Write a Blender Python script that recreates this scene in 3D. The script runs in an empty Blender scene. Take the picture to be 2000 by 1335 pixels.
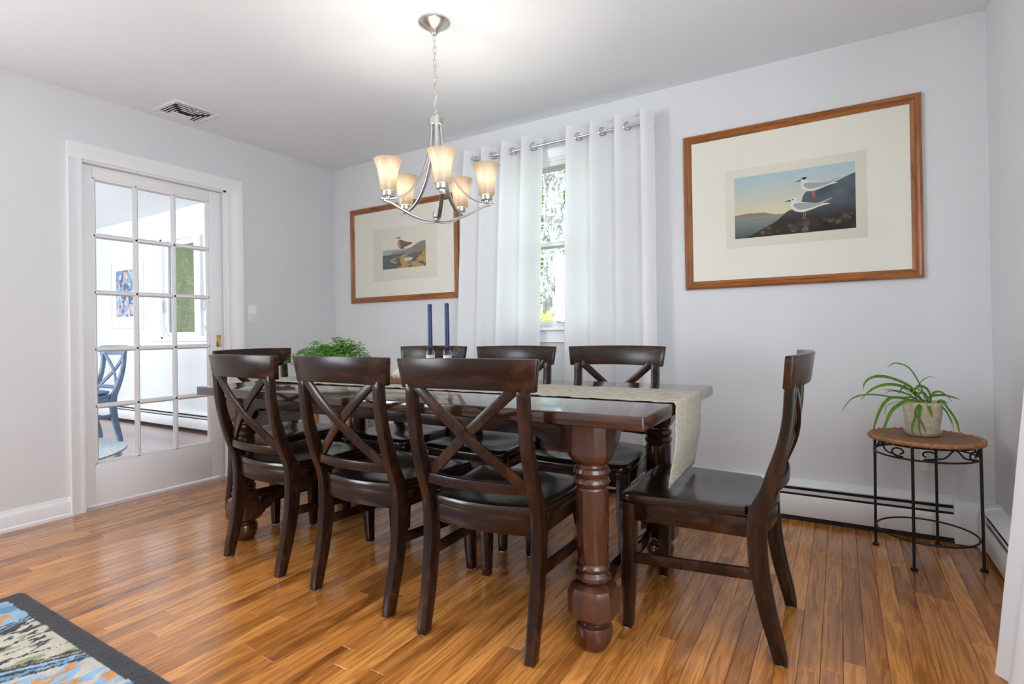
import bpy, bmesh, math, random
import numpy as np
from mathutils import Vector, Matrix

random.seed(7)
rng = np.random.default_rng(7)
S = bpy.context.scene
COL = S.collection
PI = math.pi

# ------------------------------------------------------------------ camera
FOC, YAW, PITCH, ROLL, CAMH = 1055.587, 0.5451, 0.0039, -0.0161, 0.9937
cyw, syw, cpt, spt = math.cos(YAW), math.sin(YAW), math.cos(PITCH), math.sin(PITCH)
fwd = Vector((-syw * cpt, cyw * cpt, spt)); r0 = Vector((cyw, syw, 0)); u0 = r0.cross(fwd)
rgt = math.cos(ROLL) * r0 + math.sin(ROLL) * u0
upv = -math.sin(ROLL) * r0 + math.cos(ROLL) * u0
cam = bpy.data.cameras.new('camera'); cam.sensor_width = 36.0; cam.lens = FOC / 2000 * 36.0
cam.shift_y = -(667.5 - 643.7) / 2000; cam.clip_start = 0.02; cam.clip_end = 200
camo = bpy.data.objects.new('camera', cam); COL.objects.link(camo)
M4 = Matrix((rgt, upv, -fwd)).transposed().to_4x4(); M4.translation = (0, 0, CAMH)
camo.matrix_world = M4
S.camera = camo

# ------------------------------------------------------------------ world, sun, daylight at the right window, added fill lamps, exposure
wd = bpy.data.worlds.new('sky'); S.world = wd; wd.use_nodes = True
nt = wd.node_tree; nt.nodes.clear()
wo = nt.nodes.new('ShaderNodeOutputWorld'); wb = nt.nodes.new('ShaderNodeBackground')
wb.inputs['Color'].default_value = (0.84, 0.93, 1.03, 1); wb.inputs['Strength'].default_value = 2.9
nt.links.new(wb.outputs[0], wo.inputs[0])

def sun(strength, direction, angle):
    l = bpy.data.lights.new('sun', 'SUN'); l.energy = strength; l.angle = angle; l.color = (1.0, 0.95, 0.86)
    o = bpy.data.objects.new('sun', l); COL.objects.link(o)
    o.rotation_euler = Vector(direction).to_track_quat('-Z', 'Y').to_euler()
sun(5.0, (0.0, 0.70, -0.72), 0.03)

def area(name, loc, direction, sx, sy, power, color):
    l = bpy.data.lights.new(name, 'AREA'); l.shape = 'RECTANGLE'; l.size = sx; l.size_y = sy
    l.energy = power; l.color = color
    o = bpy.data.objects.new(name, l); COL.objects.link(o); o.location = loc
    o.rotation_euler = Vector(direction).to_track_quat('-Z', 'Z').to_euler()
    return o
DAY = (0.90, 0.965, 1.03)
area('added_fill_left', (-3.68, -1.2, 1.5), (1, 0.25, 0.3), 1.8, 1.4, 58, DAY)  # unseen window made up to brighten the right wall
area('daylight_right_window', (0.60, 0.45, 1.50), (-1, 0.3, 0.25), 2.4, 1.3, 26, DAY)  # window implied by the curtain; lamp widened toward the viewer as fill
area('added_fill_side_room', (-6.6, -0.46, 1.45), (0, 1, 0), 3.6, 1.6, 58, DAY)  # lamp added at an unseen opening to brighten the side room

vs = S.view_settings
vs.view_transform = 'Standard'; vs.look = 'None'; vs.gamma = 1.0; vs.use_curve_mapping = False
vs.exposure = 0.46
S.cycles.use_denoising = True
S.cycles.max_bounces = 7; S.cycles.diffuse_bounces = 4; S.cycles.glossy_bounces = 3; S.cycles.transmission_bounces = 6; S.cycles.transparent_max_bounces = 12
S.cycles.use_adaptive_sampling = True; S.cycles.adaptive_threshold = 0.05; S.cycles.adaptive_min_samples = 16
S.cycles.caustics_reflective = False; S.cycles.caustics_refractive = False
S.cycles.sample_clamp_indirect = 6.0

# ------------------------------------------------------------------ helpers
def tag(o, label=None, cat=None, group=None, kind=None):
    if label: o['label'] = label
    if cat: o['category'] = cat
    if group: o['group'] = group
    if kind: o['kind'] = kind
    return o

def empty(name, loc=(0, 0, 0), rz=0.0, parent=None):
    o = bpy.data.objects.new(name, None); COL.objects.link(o)
    o.location = loc; o.rotation_euler = (0, 0, rz); o.empty_display_size = 0.05
    o.parent = parent
    return o

def copy_tree(o, parent=None):
    c = o.copy(); COL.objects.link(c); c.parent = parent
    for ch in o.children:
        copy_tree(ch, c)
    return c

def cat_interp(xs, ys, x):
    return float(np.interp(x, xs, ys))

def smooth_interp(xs, ys):
    """monotone-ish cubic through points: returns f(x)"""
    xs = np.array(xs, float); ys = np.array(ys, float)
    m = np.gradient(ys, xs)
    def f(x):
        x = min(max(x, xs[0]), xs[-1]); i = min(max(int(np.searchsorted(xs, x)) - 1, 0), len(xs) - 2)
        h = xs[i + 1] - xs[i]; t = (x - xs[i]) / h
        return float((2*t**3 - 3*t**2 + 1) * ys[i] + (t**3 - 2*t**2 + t) * h * m[i] + (-2*t**3 + 3*t**2) * ys[i+1] + (t**3 - t**2) * h * m[i+1])
    return f

def catmull(pts, n=8, closed=False):
    P = [Vector(p) for p in pts]; out = []
    N = len(P); segs = N if closed else N - 1
    for i in range(segs):
        if closed:
            a, b, c, d = P[(i-1) % N], P[i], P[(i+1) % N], P[(i+2) % N]
        else:
            b, c = P[i], P[i+1]
            a = P[i-1] if i > 0 else b + (b - c); d = P[i+2] if i + 2 < N else c + (c - b)
        for k in range(n):
            t = k / n
            out.append(0.5 * ((2*b) + (c - a)*t + (2*a - 5*b + 4*c - d)*t*t + (-a + 3*b - 3*c + d)*t**3))
    if not closed: out.append(P[-1].copy())
    return out

class MB:
    def __init__(self): self.v = []; self.f = []
    def add(self, vs, fs):
        b = len(self.v); self.v += [tuple(p) for p in vs]; self.f += [tuple(i + b for i in q) for q in fs]; return self
    def box(self, c, s, rot=None):
        x, y, z = s[0]/2, s[1]/2, s[2]/2
        P = [Vector(p) for p in [(-x,-y,-z),(x,-y,-z),(x,y,-z),(-x,y,-z),(-x,-y,z),(x,-y,z),(x,y,z),(-x,y,z)]]
        if rot is not None: P = [rot @ p for p in P]
        c = Vector(c)
        return self.add([p + c for p in P], [(0,3,2,1),(4,5,6,7),(0,1,5,4),(1,2,6,5),(2,3,7,6),(3,0,4,7)])
    def box2(self, a, b):
        return self.box([(a[i]+b[i])/2 for i in range(3)], [abs(b[i]-a[i]) for i in range(3)])
    def prism(self, poly, fn, t0, t1):
        """poly: 2D points; fn(u, v, t) -> 3D"""
        n = len(poly)
        vs = [fn(u, v, t0) for u, v in poly] + [fn(u, v, t1) for u, v in poly]
        fs = [tuple(range(n))[::-1], tuple(range(n, 2*n))] + [(i, (i+1) % n, n + (i+1) % n, n + i) for i in range(n)]
        return self.add(vs, fs)
    def loft(self, rings, cap=True, closed=False):
        n = len(rings[0]); vs = [p for r in rings for p in r]; fs = []
        m = len(rings)
        for i in range(m if closed else m - 1):
            for k in range(n):
                a, b = i*n + k, i*n + (k+1) % n; j = (i+1) % m
                fs.append((a, b, j*n + (k+1) % n, j*n + k))
        if cap and not closed:
            fs.append(tuple(range(n))[::-1]); fs.append(tuple((m-1)*n + k for k in range(n)))
        return self.add(vs, fs)
    def lathe(self, prof, c=(0, 0, 0), n=32, cap=True):
        c = Vector(c)
        return self.loft([[c + Vector((r*math.cos(2*PI*k/n), r*math.sin(2*PI*k/n), z)) for k in range(n)] for r, z in prof], cap)
    def tube(self, path, r, n=8, closed=False, cap=True):
        P = [Vector(p) for p in path]; N = len(P); rings = []; nrm = None
        for i, p in enumerate(P):
            if closed: t = (P[(i+1) % N] - P[i-1])
            else: t = P[min(i+1, N-1)] - P[max(i-1, 0)]
            t.normalize()
            if nrm is None:
                nrm = t.orthogonal().normalized()
            nrm = (nrm - t * nrm.dot(t))
            if nrm.length < 1e-6: nrm = t.orthogonal()
            nrm.normalize(); bn = t.cross(nrm)
            rr = r[i] if isinstance(r, (list, tuple)) else r
            rings.append([p + rr*(math.cos(2*PI*k/n)*nrm + math.sin(2*PI*k/n)*bn) for k in range(n)])
        return self.loft(rings, cap, closed)
    def sweep(self, path, wdir, w, t, closed=False):
        """rectangular bar along path. wdir: width direction (vector or list); t: thickness across"""
        P = [Vector(p) for p in path]; N = len(P); rings = []
        for i, p in enumerate(P):
            tg = (P[(i+1) % N] - P[i-1]) if closed else (P[min(i+1, N-1)] - P[max(i-1, 0)])
            tg.normalize()
            wd_ = Vector(wdir[i]) if isinstance(wdir, list) else Vector(wdir)
            wd_ = wd_ - tg * wd_.dot(tg); wd_.normalize(); th = tg.cross(wd_)
            ww = w[i] if isinstance(w, (list, tuple)) else w
            tt = t[i] if isinstance(t, (list, tuple)) else t
            rings.append([p + wd_*ww/2 + th*tt/2, p - wd_*ww/2 + th*tt/2, p - wd_*ww/2 - th*tt/2, p + wd_*ww/2 - th*tt/2])
        return self.loft(rings, True, closed)
    def mesh(self, name, bevel=0.0, smooth=True, ang=38, seg=2, recalc=True):
        me = bpy.data.meshes.new(name); me.from_pydata(self.v, [], self.f)
        if bevel or recalc:
            bm = bmesh.new(); bm.from_mesh(me)
            if recalc: bmesh.ops.recalc_face_normals(bm, faces=bm.faces)
            if bevel:
                es = [e for e in bm.edges if len(e.link_faces) == 2 and e.calc_face_angle(0) > math.radians(32)]
                bmesh.ops.bevel(bm, geom=es, offset=bevel, segments=seg, affect='EDGES', profile=0.5, clamp_overlap=True)
            bm.to_mesh(me); bm.free()
        if smooth:
            me.polygons.foreach_set('use_smooth', [True] * len(me.polygons))
            me.set_sharp_from_angle(angle=math.radians(ang))
        me.update()
        return me
    def build(self, name, mat, parent=None, **kw):
        return link(name, self.mesh(name, **kw), mat, parent)

def link(name, me, mat, parent=None):
    if mat is not None and len(me.materials) == 0: me.materials.append(mat)
    o = bpy.data.objects.new(name, me); COL.objects.link(o); o.parent = parent
    return o

# ------------------------------------------------------------------ materials
class NT:
    def __init__(self, name):
        self.m = bpy.data.materials.new(name); self.m.use_nodes = True
        self.t = self.m.node_tree; self.t.nodes.clear()
        self.out = self.n('ShaderNodeOutputMaterial')
    def n(self, typ, **kw):
        x = self.t.nodes.new(typ)
        for k, v in kw.items():
            if k in x.inputs: x.inputs[k].default_value = v
            else: setattr(x, k, v)
        return x
    def l(self, a, b): self.t.links.new(a, b)
    def surf(self, s): self.l(s, self.out.inputs['Surface'])
    def ramp(self, fac, stops):
        r = self.n('ShaderNodeValToRGB'); e = r.color_ramp.elements
        while len(e) < len(stops): e.new(0.5)
        for i, (p, c) in enumerate(stops): e[i].position = p; e[i].color = (*c, 1)
        if fac is not None: self.l(fac, r.inputs[0])
        return r
    def mapping(self, coord='Object', scale=(1, 1, 1)):
        if coord == 'Position': src = self.n('ShaderNodeNewGeometry').outputs['Position']
        else: src = self.n('ShaderNodeTexCoord').outputs[coord]
        mp = self.n('ShaderNodeMapping'); mp.inputs['Scale'].default_value = scale
        self.l(src, mp.inputs['Vector']); return mp
    def principled(self, **kw):
        p = self.n('ShaderNodeBsdfPrincipled')
        for k, v in kw.items(): p.inputs[k].default_value = v
        self.surf(p.outputs[0]); return p

def c4(c): return (c[0], c[1], c[2], 1.0)

def simple(name, col, rough=0.5, metal=0.0, spec=0.5, var=0.0, vscale=8.0, bump=0.0, bscale=200.0, coat=0.0, coord='Position', emis=None, estr=0.0, aniso=None):
    N = NT(name); p = N.principled(Roughness=rough, Metallic=metal)
    p.inputs['Base Color'].default_value = c4(col); p.inputs['Specular IOR Level'].default_value = spec
    if coat: p.inputs['Coat Weight'].default_value = coat; p.inputs['Coat Roughness'].default_value = 0.15
    if var:
        mp = N.mapping(coord, aniso or (1, 1, 1)); nz = N.n('ShaderNodeTexNoise', Scale=vscale, Detail=4.0)
        N.l(mp.outputs[0], nz.inputs['Vector'])
        r = N.ramp(nz.outputs['Fac'], [(0.25, [c*(1-var) for c in col]), (0.75, [min(1, c*(1+var)) for c in col])])
        N.l(r.outputs[0], p.inputs['Base Color'])
    if bump:
        mp = N.mapping(coord); nz = N.n('ShaderNodeTexNoise', Scale=bscale, Detail=3.0)
        N.l(mp.outputs[0], nz.inputs['Vector'])
        b = N.n('ShaderNodeBump', Strength=bump, Distance=0.002); N.l(nz.outputs['Fac'], b.inputs['Height']); N.l(b.outputs[0], p.inputs['Normal'])
    if emis: p.inputs['Emission Color'].default_value = c4(emis); p.inputs['Emission Strength'].default_value = estr
    return N.m

def wood(name, dark, mid, light, rough, scale=(6, 6, 60), coat=0.3, coord='Object', spec=0.5, wear=None):
    N = NT(name); p = N.principled(Roughness=rough); p.inputs['Specular IOR Level'].default_value = spec
    p.inputs['Coat Weight'].default_value = coat; p.inputs['Coat Roughness'].default_value = rough * 0.7
    mp = N.mapping(coord, scale)
    nz = N.n('ShaderNodeTexNoise', Scale=1.0, Detail=6.0, Roughness=0.6, Distortion=0.6); N.l(mp.outputs[0], nz.inputs['Vector'])
    r = N.ramp(nz.outputs['Fac'], [(0.3, dark), (0.5, mid), (0.72, light)])
    N.l(r.outputs[0], p.inputs['Base Color'])
    if wear:      # rubbed edges and nicks
        ge = N.n('ShaderNodeNewGeometry'); pr_ = N.n('ShaderNodeMapRange'); pr_.inputs['From Min'].default_value = .52; pr_.inputs['From Max'].default_value = .60; N.l(ge.outputs['Pointiness'], pr_.inputs['Value'])
        n3 = N.n('ShaderNodeTexNoise', Scale=26.0, Detail=4.0); N.l(N.mapping(coord).outputs[0], n3.inputs['Vector'])
        nr = N.n('ShaderNodeMapRange'); nr.inputs['From Min'].default_value = .50; nr.inputs['From Max'].default_value = .66; N.l(n3.outputs['Fac'], nr.inputs['Value'])
        mm = N.n('ShaderNodeMath', operation='MULTIPLY'); N.l(pr_.outputs[0], mm.inputs[0]); N.l(nr.outputs[0], mm.inputs[1])
        mc = N.n('ShaderNodeMix', data_type='RGBA'); N.l(mm.outputs[0], mc.inputs[0]); N.l(r.outputs[0], mc.inputs[6]); mc.inputs[7].default_value = c4(wear); N.l(mc.outputs[2], p.inputs['Base Color'])
    mr = N.n('ShaderNodeMapRange'); mr.inputs['To Min'].default_value = rough*0.8; mr.inputs['To Max'].default_value = rough*1.3
    N.l(nz.outputs['Fac'], mr.inputs['Value']); N.l(mr.outputs[0], p.inputs['Roughness'])
    b = N.n('ShaderNodeBump', Strength=0.06, Distance=0.001); N.l(nz.outputs['Fac'], b.inputs['Height']); N.l(b.outputs[0], p.inputs['Normal'])
    return N.m

def glass_pane(name, tint=(1, 1, 1), refl=1.0, gr=.015):
    N = NT(name); tr = N.n('ShaderNodeBsdfTransparent'); tr.inputs['Color'].default_value = c4(tint)
    gl = N.n('ShaderNodeBsdfGlossy', Roughness=gr); fr = N.n('ShaderNodeFresnel', IOR=1.45)
    mu = N.n('ShaderNodeMath', operation='MULTIPLY'); mu.inputs[1].default_value = refl; N.l(fr.outputs[0], mu.inputs[0])
    mx = N.n('ShaderNodeMixShader'); N.l(mu.outputs[0], mx.inputs[0]); N.l(tr.outputs[0], mx.inputs[1]); N.l(gl.outputs[0], mx.inputs[2])
    N.surf(mx.outputs[0]); return N.m

def vcol_mat(name, rough=0.8, bump=0.0, bscale=300.0, sheen=0.0):
    N = NT(name); p = N.principled(Roughness=rough); p.inputs['Specular IOR Level'].default_value = 0.2
    a = N.n('ShaderNodeAttribute'); a.attribute_name = 'Col'; N.l(a.outputs['Color'], p.inputs['Base Color'])
    if sheen: p.inputs['Sheen Weight'].default_value = sheen
    if bump:
        mp = N.mapping('Position'); nz = N.n('ShaderNodeTexNoise', Scale=bscale, Detail=2.0); N.l(mp.outputs[0], nz.inputs['Vector'])
        b = N.n('ShaderNodeBump', Strength=bump, Distance=0.004); N.l(nz.outputs['Fac'], b.inputs['Height']); N.l(b.outputs[0], p.inputs['Normal'])
    return N.m

def fabric(name, col, transl=0.4, rough=0.9, weave=900.0, bump=0.15):
    N = NT(name)
    d = N.n('ShaderNodeBsdfDiffuse'); t = N.n('ShaderNodeBsdfTranslucent')
    d.inputs['Color'].default_value = c4(col); t.inputs['Color'].default_value = c4(col)
    mp = N.mapping('Position', (1, 1, 1)); nz = N.n('ShaderNodeTexNoise', Scale=weave, Detail=1.0); N.l(mp.outputs[0], nz.inputs['Vector'])
    b = N.n('ShaderNodeBump', Strength=bump, Distance=0.001); N.l(nz.outputs['Fac'], b.inputs['Height'])
    N.l(b.outputs[0], d.inputs['Normal'])
    mx = N.n('ShaderNodeMixShader'); mx.inputs[0].default_value = transl
    N.l(d.outputs[0], mx.inputs[1]); N.l(t.outputs[0], mx.inputs[2]); N.surf(mx.outputs[0]); return N.m

def floor_mat(name, cols, gscale=(46, 2.6, 1), rough=0.2):
    N = NT(name); p = N.principled(Roughness=rough)
    p.inputs['Specular IOR Level'].default_value = 0.1
    p.inputs['Coat Weight'].default_value = 0.9; p.inputs['Coat Roughness'].default_value = 0.18; p.inputs['Coat IOR'].default_value = 1.6
    oi = N.n('ShaderNodeObjectInfo'); gi = N.n('ShaderNodeNewGeometry')
    ad = N.n('ShaderNodeMath', operation='ADD'); N.l(oi.outputs['Random'], ad.inputs[0]); N.l(gi.outputs['Random Per Island'], ad.inputs[1])
    fr = N.n('ShaderNodeMath', operation='FRACT'); N.l(ad.outputs[0], fr.inputs[0])
    mul = N.n('ShaderNodeMath', operation='MULTIPLY'); mul.inputs[1].default_value = 57.0; N.l(fr.outputs[0], mul.inputs[0])
    cmb = N.n('ShaderNodeCombineXYZ'); N.l(mul.outputs[0], cmb.inputs[0]); N.l(mul.outputs[0], cmb.inputs[1]); N.l(mul.outputs[0], cmb.inputs[2])
    def coords(sc):
        mp = N.n('ShaderNodeMapping'); mp.inputs['Scale'].default_value = sc; N.l(gi.outputs['Position'], mp.inputs['Vector'])
        va = N.n('ShaderNodeVectorMath', operation='ADD'); N.l(mp.outputs[0], va.inputs[0]); N.l(cmb.outputs[0], va.inputs[1]); return va.outputs[0]
    base = N.ramp(fr.outputs[0], cols)
    # broad cathedral figure
    w = N.n('ShaderNodeTexNoise', Scale=1.0, Detail=3.0, Distortion=1.4); N.l(coords((gscale[0]*0.45, gscale[1]*0.6, 1)), w.inputs['Vector'])
    wv = N.n('ShaderNodeMath', operation='MULTIPLY'); wv.inputs[1].default_value = 30.0; N.l(w.outputs['Fac'], wv.inputs[0])
    sn = N.n('ShaderNodeMath', operation='SINE'); N.l(wv.outputs[0], sn.inputs[0])
    figr = N.ramp(None, [(0.0, (0.72, 0.66, 0.58)), (1.0, (1.08, 1.06, 1.02))])
    mrg = N.n('ShaderNodeMapRange'); mrg.inputs['From Min'].default_value = -1; N.l(sn.outputs[0], mrg.inputs['Value']); N.l(mrg.outputs[0], figr.inputs[0])
    g = N.n('ShaderNodeTexNoise', Scale=1.0, Detail=7.0, Roughness=0.68); N.l(coords((gscale[0]*4, gscale[1]*1.6, 1)), g.inputs['Vector'])
    gr = N.ramp(g.outputs['Fac'], [(0.30, (0.62, 0.56, 0.50)), (0.48, (1.0, 1.0, 1.0)), (0.7, (1.10, 1.08, 1.04))])
    # dark streaks and knots
    k = N.n('ShaderNodeTexNoise', Scale=1.0, Detail=2.0, Distortion=0.5); N.l(coords((9, 1.6, 1)), k.inputs['Vector'])
    kr = N.ramp(k.outputs['Fac'], [(0.28, (0.42, 0.36, 0.31)), (0.44, (1, 1, 1))])
    col = base.outputs[0]
    for x in (figr, gr, kr):
        m = N.n('ShaderNodeMix', data_type='RGBA', blend_type='MULTIPLY'); m.inputs[0].default_value = 1.0
        N.l(col, m.inputs[6]); N.l(x.outputs[0], m.inputs[7]); col = m.outputs[2]
    N.l(col, p.inputs['Base Color'])
    rr = N.n('ShaderNodeMapRange'); rr.inputs['To Min'].default_value = rough*1.25; rr.inputs['To Max'].default_value = rough*0.8
    N.l(g.outputs['Fac'], rr.inputs['Value']); N.l(rr.outputs[0], p.inputs['Roughness'])
    b = N.n('ShaderNodeBump', Strength=0.05, Distance=0.001); N.l(g.outputs['Fac'], b.inputs['Height']); N.l(b.outputs[0], p.inputs['Normal'])
    return N.m

M = {}
M['wall'] = simple('wall_paint', (0.760, 0.767, 0.773), 0.75, spec=0.25, var=0.012, vscale=3, bump=0.05, bscale=400)
M['wall2'] = simple('side_room_paint', (0.79, 0.80, 0.81), 0.75, spec=0.25, var=0.012, vscale=3)
M['ceil'] = simple('ceiling_paint', (0.905, 0.93, 0.945), 0.85, spec=0.2, var=0.01, vscale=2)
M['trim'] = simple('white_trim_paint', (0.91, 0.91, 0.915), 0.32, spec=0.5, var=0.01, vscale=5)
M['heater'] = simple('heater_enamel', (0.88, 0.885, 0.89), 0.35, var=0.02, vscale=6)
M['black'] = simple('gap_shade', (0.012, 0.012, 0.012), 0.7, var=0.2, vscale=30)  # near-black colour stands in for shade inside heater gaps and vent
M['plastic'] = simple('white_plastic', (0.90, 0.90, 0.89), 0.3, var=0.01, vscale=20)
M['slot'] = simple('slot_dark', (0.02, 0.02, 0.02), 0.6, var=0.1, vscale=50)
M['brass'] = simple('polished_brass', (0.80, 0.55, 0.16), 0.18, metal=1.0, var=0.08, vscale=30)
M['nickel'] = simple('brushed_nickel', (0.62, 0.60, 0.57), 0.28, metal=1.0, var=0.06, vscale=60)
M['chrome'] = simple('polished_chrome', (0.75, 0.76, 0.78), 0.12, metal=1.0, var=0.04, vscale=60)
M['iron'] = simple('black_wrought_iron', (0.014, 0.013, 0.013), 0.45, metal=0.3, var=0.2, vscale=40, bump=0.2, bscale=300)
M['espresso'] = wood('espresso_wood', (0.008, 0.0030, 0.0018), (0.019, 0.0070, 0.0037), (0.055, 0.021, 0.0095), 0.24, (14, 14, 5), coat=0.1, spec=.28)
M['espresso_x'] = wood('espresso_wood_crosswise', (0.008, 0.0030, 0.0018), (0.018, 0.0066, 0.0035), (0.052, 0.020, 0.009), 0.24, (4, 16, 18), coat=0.1, spec=.28)
M['seat'] = wood('espresso_seat', (0.010, 0.004, 0.003), (0.015, 0.006, 0.004), (0.026, 0.010, 0.006), 0.22, (9, 3, 9), coat=0.15)
M['table'] = wood('table_wood', (0.016, 0.005, 0.003), (0.034, 0.011, 0.006), (0.060, 0.021, 0.010), 0.13, (3, 14, 14), coat=0.8)
M['tleg'] = wood('table_leg_wood', (0.030, 0.009, 0.005), (0.060, 0.019, 0.009), (0.10, 0.034, 0.015), 0.22, (16, 16, 4), coat=0.4)
M['cherry'] = wood('picture_frame_wood', (0.20, 0.060, 0.014), (0.33, 0.110, 0.026), (0.46, 0.18, 0.05), 0.28, (4, 30, 40), coat=0.3)
M['cherry_v'] = wood('picture_frame_wood_upright', (0.20, 0.060, 0.014), (0.33, 0.110, 0.026), (0.46, 0.18, 0.05), 0.28, (40, 30, 4), coat=0.3)
M['pine'] = wood('orange_pine', (0.42, 0.15, 0.03), (0.58, 0.23, 0.05), (0.68, 0.32, 0.09), 0.35, (20, 20, 3))
M['felt'] = simple('pale_felt', (0.62, 0.58, 0.52), 0.95, var=0.1, vscale=100)
M['floor'] = floor_mat('oak_strip_floor', [(0.0, (0.34, 0.122, 0.026)), (0.2, (0.60, 0.235, 0.055)), (0.45, (0.70, 0.295, 0.075)), (0.6, (0.42, 0.155, 0.035)), (0.8, (0.63, 0.25, 0.060)), (1.0, (0.50, 0.20, 0.048))])
M['floor2'] = floor_mat('red_brown_floor', [(0.0, (0.24, 0.10, 0.07)), (0.5, (0.30, 0.13, 0.09)), (1.0, (0.20, 0.085, 0.06))], gscale=(2.6, 46, 1))
M['seam'] = simple('floor_seam', (0.05, 0.022, 0.009), 0.8, var=0.2, vscale=20)
M['mat'] = simple('cream_mat_board', (0.92, 0.875, 0.77), 0.85, spec=0.2, var=0.01, vscale=5)
M['paper'] = simple('aged_paper', (0.84, 0.785, 0.67), 0.85, spec=0.2, var=0.015, vscale=6)
M['print'] = vcol_mat('printed_paper', 0.85)
M['glass'] = glass_pane('picture_glass', (0.99, 0.995, 0.99), 0.12, .06)
M['pane'] = glass_pane('window_glass', (0.98, 0.99, 0.99), 0.9)
M['curtain'] = fabric('white_curtain', (0.96, 0.96, 0.965), 0.30)
M['runner'] = fabric('woven_runner', (0.60, 0.53, 0.41), 0.05, weave=260.0, bump=0.9)
# ------------------------------------------------------------------ room shell
D, L, H, R = 3.198, -3.722, 2.41, 0.585
FRONT = -3.0
WT = 0.12
SX0 = -9.2                       # far end of the side room

def wall_with_hole(name, axis, at, thick, a0, a1, z1, holes, mat, label):
    """axis 'y': plane Y=at, spans X a0..a1;  axis 'x': plane X=at, spans Y a0..a1; holes: list of (h0,h1,z0,z1)"""
    mb = MB()
    def bx(p0, p1, q0, q1):
        if p1 - p0 < 1e-5 or q1 - q0 < 1e-5: return
        lo, hi = min(at, at + thick), max(at, at + thick)
        if axis == 'y': mb.box2((p0, lo, q0), (p1, hi, q1))
        else: mb.box2((lo, p0, q0), (hi, p1, q1))
    cur = a0
    for h0, h1, hz0, hz1 in sorted(holes):
        bx(cur, h0, 0, z1); bx(h0, h1, 0, hz0); bx(h0, h1, hz1, z1); cur = h1
    bx(cur, a1, 0, z1)
    o = mb.build(name, mat, None, smooth=False)
    return tag(o, label, 'wall', kind='structure')

WIN = (-2.00, -1.20, 1.02, 2.115)              # dining window opening
DOOR = (1.38, 2.24, 0.0, 2.03)                 # pocket door opening
wall_with_hole('wall_back', 'y', D, WT, L - WT, R + WT, H, [WIN], M['wall'], 'light grey wall with the curtained window and both bird pictures')
wall_with_hole('wall_left', 'x', L, -WT, FRONT, D, H, [(-2.1, -.3, .75, 2.25), DOOR], M['wall'], 'light grey wall around the white glazed door')  # first opening is unseen, added for the left fill light
wall_with_hole('wall_right', 'x', R, WT, FRONT, D, H, [(-0.8, 1.75, 0.8, 2.2)], M['wall'], 'light grey wall at the right edge behind the plant stand')  # opening stretched past the curtain toward the viewer for more light
wall_with_hole('wall_front', 'y', FRONT, -WT, L - WT, R + WT, H, [], M['wall'], 'light grey wall behind the viewer')
wall_with_hole('wall_side_room', 'y', D, WT, SX0, L - WT, H, [(-6.62, -4.6, 0.98, 2.11)], M['wall2'], 'white side room wall with casement window seen through the door')
wall_with_hole('wall_side_room_front', 'y', -0.5, -WT, SX0, L - WT, H, [(-8.4, -4.8, 0.65, 2.25)], M['wall2'], 'side room wall opposite the casement window')  # unseen opening added for the side room fill lamp
wall_with_hole('wall_side_room_end', 'x', SX0, -WT, -0.6, D + WT, H, [], M['wall2'], 'far end wall of the side room')
tag(MB().box2((L - WT, FRONT - WT, H), (R + WT, D + WT, H + 0.12)).build('ceiling', M['ceil'], smooth=False), 'smooth white ceiling above the dining table', 'ceiling', kind='structure')
tag(MB().box2((SX0 - WT, -0.62, H), (L - WT, D + WT, H + 0.12)).build('ceiling_side_room', M['ceil'], smooth=False), 'white ceiling of the side room seen through the glazed door', 'ceiling', kind='structure')
tag(MB().box2((SX0 - WT, -0.62, -0.1), (L - WT*0.5, D + WT, -0.001)).build('floor_side_room', M['floor2'], smooth=False), 'reddish brown floor of the side room behind the door', 'floor', kind='structure')

# ---- strip oak floor: a sub floor slab and single planks
fl = MB().box2((L - WT*0.5, FRONT, -0.1), (R + WT, D + 0.02, -0.004)).build('floor', M['seam'], smooth=False)
tag(fl, 'honey coloured oak strip floor under the dining table', 'floor', kind='structure')
PW = 0.0572
def plank_mesh(w, ln):
    g, ch = 0.0004, 0.0009
    x, y = w/2 - g, ln/2 - g
    vs = [(-x, -y, -0.004), (x, -y, -0.004), (x, y, -0.004), (-x, y, -0.004),
          (-x, -y, -ch), (x, -y, -ch), (x, y, -ch), (-x, y, -ch),
          (-x+ch, -y+ch, 0), (x-ch, -y+ch, 0), (x-ch, y-ch, 0), (-x+ch, y-ch, 0)]
    fs = [(0,1,5,4),(1,2,6,5),(2,3,7,6),(3,0,4,7),(4,5,9,8),(5,6,10,9),(6,7,11,10),(7,4,8,11),(8,9,10,11)]
    me = bpy.data.meshes.new('plank'); me.from_pydata(vs, [], fs); me.materials.append(M['floor']); return me
planks = []; pmesh = {}
x = L - 0.06
while x < R + 0.02:
    y = FRONT + 2.2 - random.uniform(0, 1.2)
    while y < D:
        ln = random.choice([0.6, 0.75, 0.9, 1.05, 1.2, 1.35, 1.5, 1.8])
        ln = min(ln, D - y)
        if D - y - ln < 0.2: ln = D - y
        planks.append((x + PW/2, y + ln/2, round(ln, 3))); y += ln
    x += PW
def seen_size(p):
    return -math.hypot(p[0], p[1]) if p[1] + p[2]/2 > 0.45 else -99
planks.sort(key=seen_size, reverse=True)
rest = MB()
for i, (px, py, ln) in enumerate(planks):
    if ln not in pmesh: pmesh[ln] = plank_mesh(PW, ln)
    if i < 300:
        o = bpy.data.objects.new('plank', pmesh[ln]); COL.objects.link(o); o.location = (px, py, 0); o.parent = fl
    else:
        me = pmesh[ln]
        rest.add([(v.co.x + px, v.co.y + py, v.co.z) for v in me.vertices], [tuple(p.vertices) for p in me.polygons])
x = L - 0.06
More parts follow.
